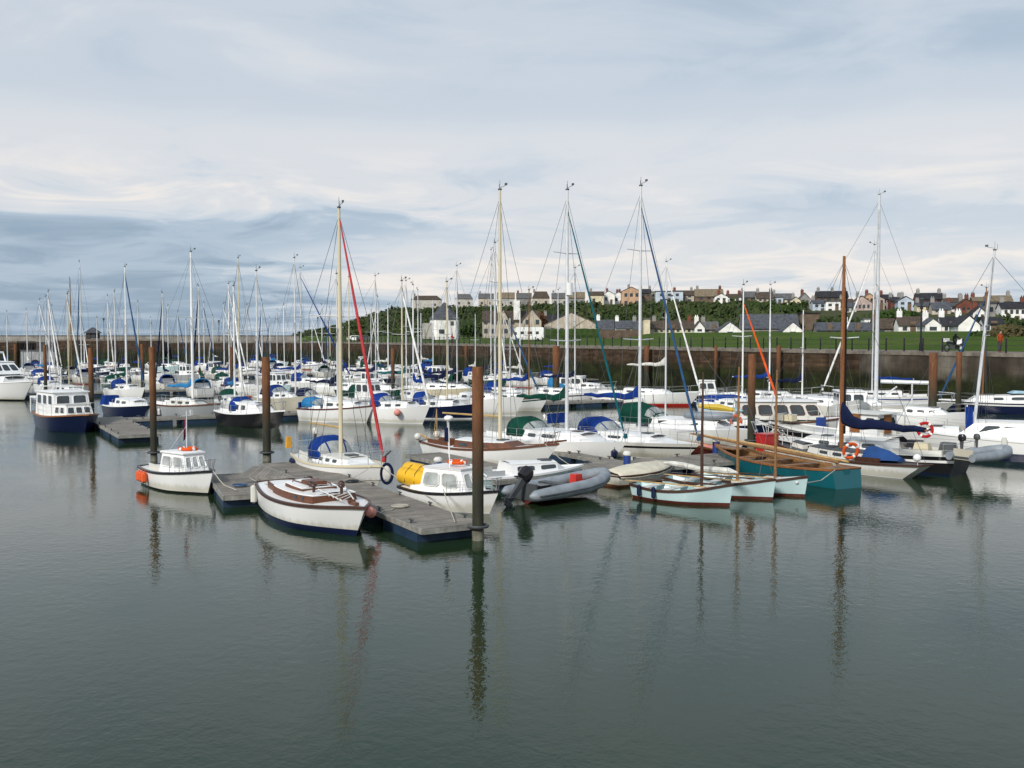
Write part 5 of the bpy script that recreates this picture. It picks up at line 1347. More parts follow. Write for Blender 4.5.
# --- green canopied motor sailer
b=yacht('motor_sailer','white motor sailer with a tall green canopy and dark slit window',742,447,-38,9.6,3.1,666,300,hull='white',boot='white',bottom='navy',hood=None,spread=0,r=.05,fb=1.1,fs=.95,sag=.03,where='bow',cab=(-.14,.36),cabh=.55,wins=((.12,.62,.5,.82),),cabfront=1.6,cat='motor sailer',mcol='silver')
b.hood(-3.3,-.7,2.1,1.15,'green',z=1.05)
dg=empty('inflatable_boat',b.world((1.9,.1,1.6)),b.h,'small grey inflatable upside down on the foredeck of the green canopied boat','dinghy','inflatable boats')
pts=[(-1.3,-.5,0),(0,-.52,0),(.9,-.38,0.02),(1.25,0,.05),(.9,.38,.02),(0,.52,0),(-1.3,.5,0)]
MB().path(pts,[.14,.19,.19,.17,.19,.19,.14],10).build('tube',mat('hypalon_grey',(.24,.27,.30)),dg,sharp=70); MB().box((-.1,0,.08),(2.0,.9,.08)).build('floor','darkgrey',dg)

# --- three pale open sailing dinghies
def dinghy(px,py,label,mpx,mtop,mcol,L=4.9,h=-43,fend=False,spar=False):
    X,Y=frombow(px,py,h,L,.15)
    b=Boat('sailing_dinghy',label,'sailing dinghy',X,Y,h,L,1.75,fb=.86,fs=.58,tr=.5,rake=.12,sag=.13,group='pale blue open sailing dinghies',fullness=2.3)
    b.hull('paleblue',boot='maroon',bottom='maroon',rail='darkwood',railw=.045,open_=True,inner='paleblue',wellz=.18,bootz=(-.02,.11))
    for x in (-1.2,-.3,.65):
        MB().box((x,0,.46),(.28,b.hbx(x)*1.82,.045)).build('thwart','offwhite',b.root)
    for sd in (-1,1):
        o=MB(); o.tube((-1.7,sd*.3,.62),(1.1,sd*.42,.66),.026); o.box((-1.9,sd*.29,.62),(.6,.13,.02)); o.build('oar','darkwood' if sd>0 else 'goldwood',b.root)
    k=MB(); k.box((1.0,.1,.5),(.9,.5,.25)); k.build('sail_bag',F('offwhite'),b.root)
    mx=b.mastx(mpx); top=b.mtop(mtop,mx)
    m=MB(); m.path([(mx,0,.2),(mx,0,top*.5),(mx+.02,0,top)],[.06,.055,.03],8); m=m.build('mast',mcol,b.root)
    s_=MB(); s_.tube((mx,0,top*.92),(b.L/2-.05,0,b.sz(1)),.008,n=3); 
    for sd in (-1,1): s_.tube((mx,0,top*.92),(mx-.3,sd*.8,.7),.008,n=3)
    s_.build('rigging','darkgrey',m)
    if fend:
        for u in (.14,.32): b.fender(u,-1,'navy',.085,.42,z=.36)
    MB().box((-L/2-.05,0,.2),(.05,.24,.6)).build('rudder','goldwood',b.root)
    return b
dinghy(729,506,'nearest pale blue sailing dinghy, with a dark brown mast and two navy fenders',703,372,'darkwood',3.9,-36,fend=True)
dinghy(772,500,'middle pale blue sailing dinghy of the three, with an orange brown mast',739,367,'wood',4.5,-38)
b3=dinghy(804,497,'rightmost pale blue sailing dinghy, with a golden mast beside the teal boat',777,370,'wood',4.6,-38)
o=MB().ball(b3.hp(.93,.55,-1),.07,10,8); o.build('bow_roundel','silver',b3.root)
# rolled sail on its spar across the dinghies
sp_=MB(); a0=at(664,463,1.0); a1=at(737,473,1.15); rings=[]
sp_.path([a0.lerp(a1,t)+Vector((0,0,.04*math.sin(t*9))) for t in (0,.1,.3,.5,.7,.9,1)],[.04,.09,.11,.10,.12,.11,.04],8)
tag(sp_.build('rolled_sail',F('offwhite')),'cream sail rolled on its spar, lying over the pale dinghies','sail')
# cream covered dinghy
def covered():
    X,Y=frombow(670,477,43,4.2,.2)
    b=Boat('covered_dinghy','dinghy under a cream cover between the grey inflatable and the pale sailing dinghies','dinghy',X,Y,43,4.2,1.7,fb=.62,fs=.5,tr=.7,rake=.2,sag=.02,group=DG)
    b.hull('offwhite',boot='brown',bottom='brown',rail='darkwood',railw=.04,cockpit=None,deck='offwhite')
    rings=[]
    for i in range(9):
        u=.02+.94*i/8; hb=b.hb(u)+.03; z=b.sz(u)
        rings.append([Vector((b.xu(u),hb*f,z+.02+(.30*math.sin(math.pi*min(1,.15+u*.75)))*(1-abs(f)**1.6)+.02*math.sin(i*2.3+f*5)-(.1 if abs(f)==1 else 0))) for f in (-1,-.75,-.4,0,.4,.75,1)])
    c=MB(); c.loft(rings,closed=False,caps=False); o=c.build('cover',F('cream') if False else mat('cloth_canvas',(.62,.58,.47),.85,0,.15,2,.3),b.root,recalc=False); o.modifiers.new('t','SOLIDIFY').thickness=.02
covered()
# teal open boat
def teal():
    h=117; L=8.2
    X,Y=fromstern(846,488,h,L)
    b=Boat('sailing_boat','long teal open wooden boat with golden interior, transom towards the viewer','sailing boat',X,Y,h,L,2.5,fb=1.05,fs=.85,tr=.62,rake=.6,sag=.14,group=DG,srake=-.15)
    b.hull('teal',boot='teal',bottom='maroon',rail='varnish',railw=.06,open_=True,inner='wood',wellz=.25,bootz=(0,.04))
    for x in (-2.9,-1.4,0.2,1.6): MB().box((x,0,.62),(.3,b.hbx(x)*1.85,.05)).build('thwart','wood',b.root)
    MB().box((2.9,0,.9),(1.3,.8,.05)).build('foredeck','wood',b.root)
    MB().box((-3.65,0,.74),(.7,1.3,.05)).build('stern_bench','wood',b.root)
    for y in (-.2,.3):
        m=MB(); m.path([(-4.0,y,1.02),(0,y*1.1,1.15),(5.8,y*.3,1.3)],[.05,.065,.04],8); m.build('spar','goldwood' if y<0 else 'wood',b.root)
    m=MB(); m.path([(-2.6,-.3,.9),(-1,-.35,1.0),(.8,-.2,1.02)],[.08,.16,.08],8); m.build('rolled_sail',F('offwhite'),b.root)
    MB().box((-4.12,0,.3),(.05,.3,.9)).build('rudder','teal',b.root)
    c=MB(); 
    for k in range(8): c.path([(-3.7+.13*math.cos(a)*(.5+.07*k),.2+.13*math.sin(a)*(.5+.07*k),.86+.015*k) for a in [i*.7 for i in range(9)]],.014,4,closed=True)
    c.build('rope_coil',M('rope'),b.root)
    return b
tb=teal()
for i,(p0,q0) in enumerate((((835,470,1.0),(806,483,.95)),)):
    a=at(*p0); c=at(*q0); r=MB(); r.path([a,(a+c)/2-Vector((0,0,.15)),c],.018,5); tag(r.build('mooring_rope',M('rope')),'white rope from the teal boat stern to the rightmost pale dinghy','rope')
# small maroon open boat behind the teal one
b=Boat('rowing_boat','small faded maroon wooden boat behind the teal boat','rowing boat',*fromstern(775,462,150,4.5),150,4.4,1.6,fb=.8,fs=.6,tr=.5,rake=.3,group=DG)
b.hull('maroon',boot='brown',bottom='brown',rail='varnish',railw=.05,open_=True,inner='pink',wellz=.2)
for x in (-1,.3): MB().box((x,0,.48),(.26,b.hbx(x)*1.8,.04)).build('thwart','varnish',b.root)
# --- classic yacht, brown mast, navy cover
def classic():
    h=119; L=9.6
    X,Y=fromstern(917,480,h,L-1); 
    b=Boat('classic_yacht','low white classic yacht with brown mast, navy sail cover and blue tarpaulin','yacht',X,Y,h,L,2.3,fb=1.1,fs=.75,tr=.28,um=.45,rake=.9,sag=.2,group=YG,srake=1.0,fullness=2.0)
    b.hull('white',boot='white',bottom='white',rail='darkwood',railw=.07,cockpit=(.2,.36),deck='darkgrey',bootz=(0,.04),well='darkwood')
    b.cabin(-1.9,1.3,h=.36,wf=.6,hf=.8,side='offwhite',top='darkgrey',inset=.06,front=.1,wins=((.08,.25,.35,.75),(.34,.5,.35,.75),(.6,.75,.35,.75)))
    b.cabin(1.8,2.6,h=.24,wf=.4,hf=1,side='offwhite',top='darkgrey',inset=.05,front=.05,name='fore_hatch',hatch=False)
    mx=b.mastx(843); top=b.mtop(256,mx); b.mast(mx,top,'varnish',.10,1,z0=1.2,gear=False,bigspread=.9)
    f=MB(); f.tube((mx-.17,.0,1.6),(mx-.17,0,top*.83),.05,.035,6); f.build('furled_staysail',F('black'),b.root)
    b.boom(mx,2.0,4.6,'navy','varnish',thick=.24,drop=-.1)
    t=MB(); t.loft([[(x,-w,z0),(x,0,z1),(x,w,z0),(x,0,z0-.05)] for x,w,z0,z1 in ((-3.5,.3,.72,.85),(-2.9,.55,.70,1.08),(-2.1,.62,.70,1.22),(-1.7,.62,.75,1.15))]); t.build('tarpaulin',mat('tarp_blue',(.010,.055,.20),.6,0,.2,2,.3),b.root)
    lifebuoy(b.world((-1.6,.95,1.0)),(-.2,.95,.25),'orange lifebuoy beside the blue tarpaulin of the classic yacht',col='orange',r=.33)
    b.rails(3,.6,.72,.95,pushpit=False,mat_='offwhite')
    b.fender(.01,1,'white',.16,ball=True,z=1.0)
    c=MB(); 
    for k in range(3): c.tube((3.4+.3*k,-.3,.95),(3.0+.3*k,.5,1.5),.03)
    c.build('gangway','offwhite',b.root)
classic()
# --- black hull with dinghy behind
def blackboat():
    b=yacht('sailing_yacht','black hulled yacht with cluttered stern behind the classic yacht',965,475,135,10.5,3.0,None,None,hull='black',boot='navy',bottom='white',where='stern',deck='offwhite',fb=1.2,fs=.95,railings=5,stripe='white',cabside='white',tr=.7)
    b.outboard(.9,'black',0,.7,z=1.5); b.outboard(-.8,'darkgrey',0,.6,z=1.45)
    for x,y,c in ((-3.6,.5,'cream'),(-2.9,-.4,'black'),(-4.4,-.3,'darkgrey')): MB().box((x,y,1.15),(.7,.45,.35),taper=.8).build('deck_box',c,b.root)
    X,Y=b.world((-5.7,0,0)).x,b.world((-5.7,0,0)).y
    d=empty('inflatable_boat',(X+.1,Y-.4,.95),R(30),'grey inflatable slung across the stern of the black yacht','dinghy','inflatable boats')
    pts=[(-1.5,-.55,.0),(0,-.58,0),(1.0,-.45,.08),(1.45,-.15,.16),(1.5,0,.18),(1.45,.15,.16),(1.0,.45,.08),(0,.58,0),(-1.5,.55,0)]
    MB().path(pts,[.17,.22,.22,.2,.19,.2,.22,.22,.17],12).build('tube',mat('hypalon_grey',(.24,.27,.30)),d,sharp=70); MB().box((-.1,0,-.04),(2.5,1.0,.1)).build('floor','darkgrey',d); MB().box((-1.3,0,.1),(.07,.9,.45)).build('transom','beige',d)
blackboat()
# wooden wheelhouse boat
def wheelboat():
    X,Y=fromstern(900,452,128,8.5)
    b=Boat('fishing_boat','dark fishing boat with a white wheelhouse and brown door behind the navy sail cover','fishing boat',X,Y,128,8.5,2.8,fb=1.2,fs=.9,tr=.6,group=MG)
    b.hull('black',boot='maroon',bottom='maroon',rail='white',deck='offwhite',cockpit=(.06,.3))
    w=b.house(-3.5,-1.0,1.9,1.7,1.25,rf=.2,side_w=((.08,.3),(.7,.92)),front_w=3,back_w=2,mat_='white',roof='offwhite',over=.16)
    MB().box((-2.2,.94,1.42),(.55,.05,.95)).build('door','varnish',w); MB().box((-3.53,0,1.4),(.05,.62,1.0)).build('door','varnish',w)
    for k in range(3): MB().box((2.4+.3*k,.2*(-1)**k,1.35),(.5,.5,.35)).build('fish_box',['cream','white','beige'][k],b.root)
wheelboat()
# --- right hand motor sailer
b=yacht('motor_sailer','long white motor sailer with navy bottom and wheelhouse windows at the right edge',938,440,-15,13.0,3.3,978,251,where='bow0',hull='white',boot='navy',bottom='antifoul',fb=1.7,fs=1.2,mcol='silver',railings=0,cab=(-.1,.3),cabh=.4,wins=(),spread=1) if False else None
def rightboat():
    h=152; L=11.6; p=at(1012,459,0); X,Y=p.x+.3,p.y
    b=Boat('motor_sailer','long white motor sailer with navy bottom and wheelhouse windows at the right edge','motor sailer',X,Y,h,L,3.1,fb=1.5,fs=1.1,tr=.6,rake=1.5,sag=.10,group=YG)
    b.hull('white',boot='navy',bottom='navy',rail='white',railw=.06,cockpit=(.05,.22),bootz=(.0,.38),deck='white')
    b.cabin(2.6,4.2,h=.3,wf=.5,hf=.5,front=.8,wins=())
    b.house(-1.6,3.0,2.3,1.5,.88,z0=.88,rf=1.1,inset=.22,side_w=((.03,.19),(.23,.40),(.44,.60),(.64,.82)),front_w=2,q=(.4,.85),over=.03)
    mx=b.mastx(976); top=b.mtop(251,mx); b.mast(mx,top,'silver',.08,1,z0=1.8,lean=.75,stays=True)
    b.fender(.42,1,'offwhite',.13,.55,z=.9); b.fender(.55,1,'offwhite',.13,.55,z=.95)
    f=b.fender(.34,1,'pink',.2,ball=True,z=.35)
    b.rails(3,.6,.7,.95,pushpit=False)
    f=MB(); f.box((2.2,.3,1.95),(.34,.1,1.1)); f.build('rolled_cover',F('blue'),b.root)
    MB().tube((2.3,.3,1.2),(2.3,.3,2.6),.03).build('flag_staff','white',b.root)
rightboat()
# --- navy motor yacht left
def navyboat():
    X,Y=frombow(86,433,-48,7.4,.5)
    b=Boat('motor_yacht','navy hulled motor yacht with a tall white two tier wheelhouse at left','motor yacht',X,Y,-48,7.4,3.0,fb=1.3,fs=1.1,tr=.7,um=.5,rake=.7,sag=.1,group=MG,fullness=2.8)
    b.hull('navy',boot='navy',bottom='navy',rail='varnish',railw=.1,cockpit=None,deck='cream',stripe='navy')
    w=b.house(-2.4,.9,2.5,2.3,1.5,z0=.9,rf=.25,inset=.1,side_w=((.08,.32),(.4,.62),(.7,.92)),front_w=2,q=(.5,.88),over=.1,frame='white')
    b.house(.8,2.3,2.4,1.7,.75,z0=.9,rf=.35,inset=.12,side_w=((.15,.45),(.55,.85)),front_w=3,q=(.35,.85),over=.03,name='lower_cabin',frame='white')
    MB().box((-3.1,0,2.0),(1.3,2.4,.1)).build('aft_canopy','white',b.root)
    for y in (-1.15,1.15): MB().tube((-3.7,y,1.0),(-3.7,y,2.0),.05).build('post','white',b.root)
    MB().box((-2.45,-.7,1.6),(.08,.7,1.2)).build('door','brown',b.root)
    b.rails(4,.7,.05,.85,inset=.1)
    m=MB(); m.tube((-1.2,0,2.4),(-1.2,0,3.9),.03); m.tube((-1.2,-.4,3.4),(-1.2,.4,3.4),.02); m.build('mast','white',b.root)
    g=MB(); g.path([(0,-1.0,2.45),(0,-.9,2.75),(0,.9,2.75),(0,1.0,2.45)],.03,6); g.path([(-1.8,-1.0,2.45),(-1.8,-.9,2.75),(-1.8,.9,2.75),(-1.8,1.0,2.45)],.03,6); g.build('roof_rail','white',b.root)
navyboat()
# --- white cruiser far left
def cruiser():
    X,Y=frombow(27,401,-38,11.5,1.2)
    b=Boat('motor_cruiser','big white flybridge motor cruiser cut by the left edge','motor cruiser',X,Y,-38,11.5,3.9,fb=2.1,fs=1.5,tr=.85,rake=1.8,sag=-.05,group=MG,wl=.8)
    b.hull('white',boot='black',bottom='black',rail='white',cockpit=(.05,.2),bootz=(0,.12))
    b.cabin(-3.2,3.6,h=.9,wf=.8,hf=.45,front=2.4,inset=.2,wins=((.08,.4,.4,.8),(.45,.68,.4,.75)),hatch=False)
    b.house(-3.2,1.4,3.0,2.6,1.1,z0=2.4,rf=1.3,inset=.3,side_w=((.08,.45),(.5,.9)),front_w=3,q=(.3,.8),name='flybridge_cabin')
    g=MB(); g.path([(-2.2,-1.4,3.3),(-2.6,-1.3,4.4),(-2.6,1.3,4.4),(-2.2,1.4,3.3)],.1,8); g.build('radar_arch','white',b.root)
    b.rails(4,.6,.5,.95,pushpit=False)
cruiser()

def motorboat(label,px,py,h,L,B,hull='white',boot='navy',bottom='navy',canopy=None,deck='white',house_=False,where='mid',fb=1.1,fs=.85,name='motor_boat',cat='motor boat',XY=None,rail=None,rl=3,stripe=None,low=False):
    if XY: X,Y=XY
    elif where=='bow': X,Y=frombow(px,py,h,L,.08*L)
    else: p=at(px,py,0); X,Y=p.x,p.y
    b=Boat(name,label,cat,X,Y,h,L,B,fb=fb,fs=fs,tr=.8,rake=.1*L,sag=.04,group=MG)
    b.hull(hull,boot=boot,bottom=bottom,cockpit=(.07,.36),deck=deck,rail=rail,stripe=stripe)
    if house_: b.house(-.16*L,.14*L,B*.72,B*.55,1.25,rf=.3,side_w=((.08,.45),(.53,.9)),front_w=2,over=.06)
    if not low: b.cabin(-.12*L if not house_ else .08*L,.36*L,h=.55,wf=.74,hf=.45,front=.8,wins=((.1,.3,.4,.8),(.4,.58,.4,.8)),hatch=False)
    if canopy: b.hood(-.30*L,-.02*L,B*.74,1.15,canopy,z=b.dz(-.1*L)+.05)
    if rl: b.rails(rl,.5,.45,.94,pushpit=False)
    return b
# --- second rank, one by one
b=motorboat('navy hulled cruiser with white deck and blue bundled cover, left of the dark pile',145,418,-48,6.4,2.6,hull='navy',boot='navy',where='bow',rail='white')
MB().box((-2.7,-.5,1.1),(.9,1.3,.7),taper=.8).build('bundled_cover',F('blue'),b.root)
yacht('sailing_yacht','grey hulled yacht with brown cap rail, skyblue boom cover and tall white mast at left',188,417,-22,6.0,2.4,192,252,hull='grey',boot='white',bottom='grey',rail='brown',cover='skyblue',mcol='white',where='mid',fb=1.2,fs=1.1,spread=1,bigspread=2.6,fend=((.1,-1,'white',.11,.5),(.2,-1,'white',.11,.5)),r=.10,cabside='offwhite',boomlen=2.4,railings=4,boomz=2.3)
b=yacht('sailing_yacht','black hulled boat with blue cockpit canopy and white cabin behind the left rust pile',279,428,-38,6.5,2.7,257,271,hull='black',boot='black',bottom='antifoul',rail='white',hood='blue',mcol='silver',fb=1.3,fs=1.05,wins=((.1,.26,.35,.8),(.36,.5,.35,.8)),cabh=.75,bz=(0,.1))
yacht('sailing_yacht','beige hulled yacht with blue sprayhood just right of the left rust pile',309,412,-36,6.6,2.7,295,258,hull='beige',boot='beige',bottom='navy',hood='blue',mcol='silver',fb=1.5,fs=1.2,spread=1,railings=3)
b=motorboat('white cabin boat with square windows, light blue canopy, left of the red furled sail',368,423,-28,5.9,2.5,where='bow',boot='white',bottom='antifoul',rail='maroon',fb=1.35,fs=1.0,hull='white')
b.hood(-2.7,-1.3,1.6,.7,'skyblue',z=1.0); MB().box((-3.0,-.2,.9),(.12,1.0,.8)).build('stern_cover',F('blue'),b.root)
yacht('sailing_yacht','white yacht with a blue hood, cream mast and pink ball fender at its bow',423,424,-34,6.6,2.7,402,281,hull='white',boot='white',bottom='white',hood='blue',mcol='cream',jib='white',fb=1.45,fs=1.15,fend=((.72,-1,'pink',.24,.5,.8,True),),railings=3,cab=(-.17,.34),cabfront=1.2)
yacht('sailing_yacht','dark blue hulled white decked yacht with a big blue canopy, left of the nearest pile',472,419,-22,6.8,2.7,447,282,hull='navy',boot='white',bottom='navy',hood='blue',mcol='cream',fb=1.25,fs=1.05,wins=((.08,.24,.3,.8),(.34,.46,.3,.8),(.8,.9,.3,.7)),railings=3,cab=(-.2,.3),cabfront=1.4,cover='navy',boomz=3.0)
yacht('sailing_yacht','large white hulled yacht directly right of the nearest pile with two tone deck',516,416,-24,7.4,2.8,495,243,hull='white',boot='white',bottom='white',mcol='silver',fb=1.7,fs=1.4,spread=2,jib=None,railings=4,r=.085)
yacht('sailing_yacht','cream hulled yacht with a green stripe, left of the green sail cover',541,411,-24,6.8,2.5,529,290,hull='white',boot='offwhite',bottom='offwhite',rail='brown',stripe='green',mcol='wood',fb=1.3,fs=1.1,cover='blue',railings=3)
yacht('sailing_yacht','white sloop with red boot stripe and white sail cover before the quay wall',690,406,-22,9.6,2.9,666,262,hull='white',boot='red',bottom='red',mcol='white',fb=1.35,fs=1.15,cover='offwhite',jib='white',bz=(.02,.2),fend=((.2,-1,'white',.12,.6),(.5,-1,'white',.12,.6)),railings=4,lean=0,boomz=3.5)
b=motorboat('small black hulled fishing boat with white wheelhouse right before the quay wall',736,403,-14,5.6,2.2,hull='black',boot='black',bottom='black',house_=True,where='bow',rail='white',low=True,rl=3)
motorboat('low blue tarpaulined boat below the small black fishing boat',727,411,-12,5.2,2.0,hull='navy',boot='navy',where='mid',low=True,rl=0)
for bb in [1]:
    X=at(735,412,0); c=MB(); c.loft([[(x,-w,.75),(x,0,z1),(x,w,.75),(x,0,.7)] for x,w,z1 in ((-2.4,.6,.8),(-1.5,.95,1.3),(.5,.95,1.35),(2.2,.3,.95))]); o=c.build('boat_cover',F('blue'),None,loc=(at(727,411,0).x,at(727,411,0).y,0),rz=R(-12)); tag(o,'blue cover over the low boat below the small black fishing boat','boat cover')
b=motorboat('navy and white motor boat with pale blue cabin top left of the red box',775,440,-22,7.4,2.6,hull='navy',boot='navy',bottom='navy',where='bow',fb=1.15,fs=.95,rail='white')
o=MB().path([(-1.2,-.6,1.9),(0,-.65,1.85),(.9,-.6,1.7)],[.1,.2,.1],8); o.build('kayak_bag',mat('bag_yellow',(.6,.42,.03),.6),b.root)
MB().box((.2,0,1.72),(2.4,1.3,.12),taper=.9).build('cabin_cover',F('paleblue') if False else mat('cloth_paleblue',(.33,.50,.60),.8,0,.2,2),b.root)
def longcruiser():
    h=-4; L=8.2; p=at(787,438,0); 
    b=Boat('motor_cruiser','long white cabin cruiser with a row of wood framed windows, right of centre','motor cruiser',p.x,p.y,h,L,2.9,fb=1.5,fs=1.1,tr=.75,rake=.6,sag=.08,group=MG)
    b.hull('white',boot='white',bottom='maroon',rail='brown',railw=.07,cockpit=(.05,.16),deck='white')
    b.house(-2.9,2.0,2.2,1.7,1.05,z0=1.15,rf=.5,inset=.1,side_w=((.03,.19),(.23,.39),(.43,.59),(.63,.79),(.83,.97)),front_w=2,q=(.25,.8),mat_='offwhite',roof='white',over=.14,frame='brown')
    b.rails(4,.6,.6,.95,pushpit=False,mat_='offwhite'); f=MB().box((1.6,-1.5,1.05),(.55,.06,.6)); f.build('number_board',M('blue'),b.root)
    lifebuoy(b.world((-3.2,-1.42,1.1)),(0,-1,0),'orange lifebuoy on the side of the long cabin cruiser',r=.3)
longcruiser()
# right middle group by the wall
yacht('sailing_yacht','white sloop with bow to the left and white furled headsail, under the tall grey mast',832,405,170,9.5,2.8,873,245,hull='white',boot='white',bottom='navy',mcol='silver',jib='white',fb=1.25,fs=1.0,cover='blue',railings=4,boomz=2.3,stripe='blue')
yacht('sailing_yacht','white sloop with navy sail cover moored before the quay wall left of the brown mast',850,412,-12,7.5,2.6,803,310,hull='white',boot='white',bottom='navy',mcol='white',fb=1.2,fs=1.0,cover='navy',railings=4,stripe='navy',boomz=2.4)
yacht('sailing_yacht','white sloop with a blue cover and thin white mast behind the long cabin cruiser',812,407,-14,8.6,2.8,770,285,hull='white',boot='white',bottom='navy',mcol='white',fb=1.25,fs=1.0,cover='blue',railings=4,boomz=2.5)
yacht('sailing_yacht','white yacht with red furled headsail behind the broad rust pile right of centre',772,421,-60,8.0,2.7,743,285,hull='white',boot='white',bottom='white',jib='orange',mcol='white',fb=1.2,fs=1.0,railings=3,jibtop=.85)
b=Boat('motor_boat','white wheelhouse boat with a high pale bow right of the brown mast','motor boat',*frombow(857,428,-100,7.0,.5),-100,7.0,2.7,fb=2.1,fs=1.2,tr=.8,rake=1.4,sag=.1,group=MG,wl=.75)
b.hull('white',boot='offwhite',bottom='offwhite',deck='white',cockpit=(.05,.3)); b.house(-1.2,1.2,2.0,1.8,1.1,rf=.3,side_w=((.1,.45),(.55,.9)),front_w=2)
b=yacht('sailing_yacht','big grey white ketch with a thick grey mast and long silver boom at right',935,421,-20,13.2,3.8,877,195,hull='offwhite',boot='grey',bottom='grey',mcol='silver',r=.14,fb=1.5,fs=1.25,spread=1,railings=5,bigspread=.9,cab=(-.25,.15))
mx=b.mastx(877); m=MB(); m.tube((mx+.3,0,2.75),(mx+3.9,-.3,2.7),.14,.14,10); m.tube((mx+2.4,-.2,1.3),(mx+2.4,-.2,2.65),.06); m.tube((mx+3.5,-.2,1.3),(mx+3.5,-.2,2.65),.06); m.tube((mx+.3,0,1.5),(mx+1.4,-.1,2.4),.06); m.build('boom_gallows','silver',b.root)
b=yacht('sailing_yacht','small white yacht with pinkish hull and high bow right of the right rust pile',966,430,-30,6.2,2.5,None,None,hull='white',boot='offwhite',bottom='white',fb=1.3,fs=1.1,railings=3)
b=yacht('sailing_yacht','navy hulled white yacht with pale blue deck cover near the wall at right',952,412,168,10.5,3.0,984,288,hull='navy',boot='navy',bottom='navy',deck='white',mcol='varnish',fb=1.1,fs=1.1,stripe='white',rail='white',railings=5,jib='dullblue',where='bow',lean=.1,cab=(-.25,.3),cabh=.62) 
MB().box((-1.6,0,1.66),(3.6,1.7,.2),taper=.8).build('deck_cover',mat('cloth_paleblue',(.33,.50,.60)),b.root)
lifebuoy(b.world((-2.3,-1.35,1.7)),(0,-1,.1),'red lifebuoy on the pale covered yacht near the wall at far right',col='red',r=.33)
p=at(925,434,1.3); lifebuoy((p.x,p.y,1.5),(-.2,-1,.1),'red lifebuoy hanging beside the right rust pile',col='red',r=.33)
b=yacht('sailing_yacht','old white yacht with green cover on her deck before the middle of the quay wall',600,403,-15,9.0,2.8,575,268,hull='white',boot='white',bottom='navy',stripe='navy',mcol='silver',cover='navy',fb=1.2,fs=1.0,railings=4)
motorboat('white cruiser with bright blue canopy near the wall behind the green sail cover',575,396,-20,8.5,2.9,canopy='skyblue',house_=True)
yacht('sailing_yacht','cream hulled double ender with navy cover, behind the blue canopied dark hull',447,399,-12,9.5,2.9,457,266,hull='cream',boot='cream',bottom='cream',mcol='silver',where='mid',cover='navy',fb=1.4,fs=1.2,railings=4)
yacht('sailing_yacht','dark green hulled yacht beside the thin rust pile, left of the cream double ender',412,399,-16,8.6,2.7,420,281,hull='green',boot='green',bottom='black',rail='white',mcol='white',jib=None,fb=1.25,fs=1.0,railings=3,cover='teal')
yacht('sailing_yacht','white sloop with navy boom cover lying behind the red furled sail',381,396,-18,8.4,2.7,391,276,hull='white',boot='white',bottom='maroon',mcol='silver',cover='navy',fb=1.3,fs=1.0,railings=3,hood='navy')
yacht('sailing_yacht','white sloop with a blue hood behind the cabin boat with square windows',352,413,-30,8.0,2.6,337,274,hull='white',boot='white',bottom='navy',mcol='silver',hood='navy',fb=1.2,fs=1.0,railings=3,cover='navy')
yacht('sailing_yacht','white sloop with a wide blue boom cover behind the beige hulled yacht',345,391,-14,9.4,2.9,301,268,hull='white',boot='white',bottom='navy',mcol='silver',cover='blue',jib='blue',fb=1.4,fs=1.1,railings=4,hood='blue')

# ------------------------------------------------------------------ the far berths: row by row, a mast seen in the photograph decides each place
rows=[(71+6.2,'on the far side of the second walkway'),(101,'on the near side of the third walkway'),(113.5,'on the far side of the third walkway'),
      (137,'on the near side of the fourth walkway'),(149.5,'on the far side of the fourth walkway'),(173,'on the near side of the fifth walkway'),(186,'on the far side of the fifth walkway')]
def rowpt(q,k):   # point on row line (q = -D1 . P) seen along ratio k
    Y=q/(.866-.5*k); return k*Y,Y
occ={i:[] for i in range(len(rows))}
def along(X,Y): return X*WV.x+Y*WV.y
def free(i,a,gap=3.5): return all(abs(a-o)>gap for o in occ[i])
# berths taken by the boats built one by one above
for o in list(COL.objects):
    if o.parent is None and o.get('group') in (YG,MG) and o.location.y>55:
        q=-D1.x*o.location.x-D1.y*o.location.y
        for i,(rq,_) in enumerate(rows):
            if abs(rq-q)<7.5: occ[i].append(along(o.location.x,o.location.y))
masts=[(7,312,'s'),(27,310,'s'),(40,300,'s'),(46,297,'s'),(49,292,'s'),(52,306,'s'),(68,294,'c'),(71,279,'b'),(81,262,'sb'),(84,330,'w'),(108,296,'s'),(115,292,'s'),(126,267,'wb'),(138,302,'c'),(163,293,'sn'),(168,306,'s'),
(199,286,'sn'),(204,303,'s'),(224,304,'s'),(229,284,'w'),(234,286,'w'),(239,258,'c'),(247,305,'s'),(262,300,'sb'),(270,318,'s'),(284,305,'w'),(301,322,'s'),(330,308,'c'),(349,277,'c'),(371,306,'s'),(378,297,'w'),(388,305,'w'),
(421,313,'w'),(418,290,'s'),(433,300,'s'),(491,250,'s'),(504,313,'s'),(510,318,'s'),(520,308,'w'),(543,316,'w'),(558,290,'s'),(590,315,'w'),(600,319,'w'),(19,322,'s'),(97,318,'s'),(151,318,'s'),(178,312,'s'),(186,320,'s'),(213,316,'s'),(256,322,'s'),(277,310,'s'),(312,316,'s'),(322,305,'s')]
far=[]
rg=random.Random(11)
for (px,top,kd) in masts:
    k=kx(px); best=None
    for i,(q,_) in enumerate(rows):
        X,Y=rowpt(q,k); 
        t,s=ts(X,Y)
        if s>-5.5 or Y>221: continue
        H_=zat(top,Y); a=along(X,Y)
        if not free(i,a): continue
        cost=abs(H_-10.8)+rg.uniform(0,1.3)
        if H_>15 or H_<7.5: cost+=6
        if best is None or cost<best[0]: best=(cost,i,X,Y,H_,a)
    if best is None: continue
    c,i,X,Y,H_,a=best; occ[i].append(a); far.append([i,a,X,Y,px,top,kd])
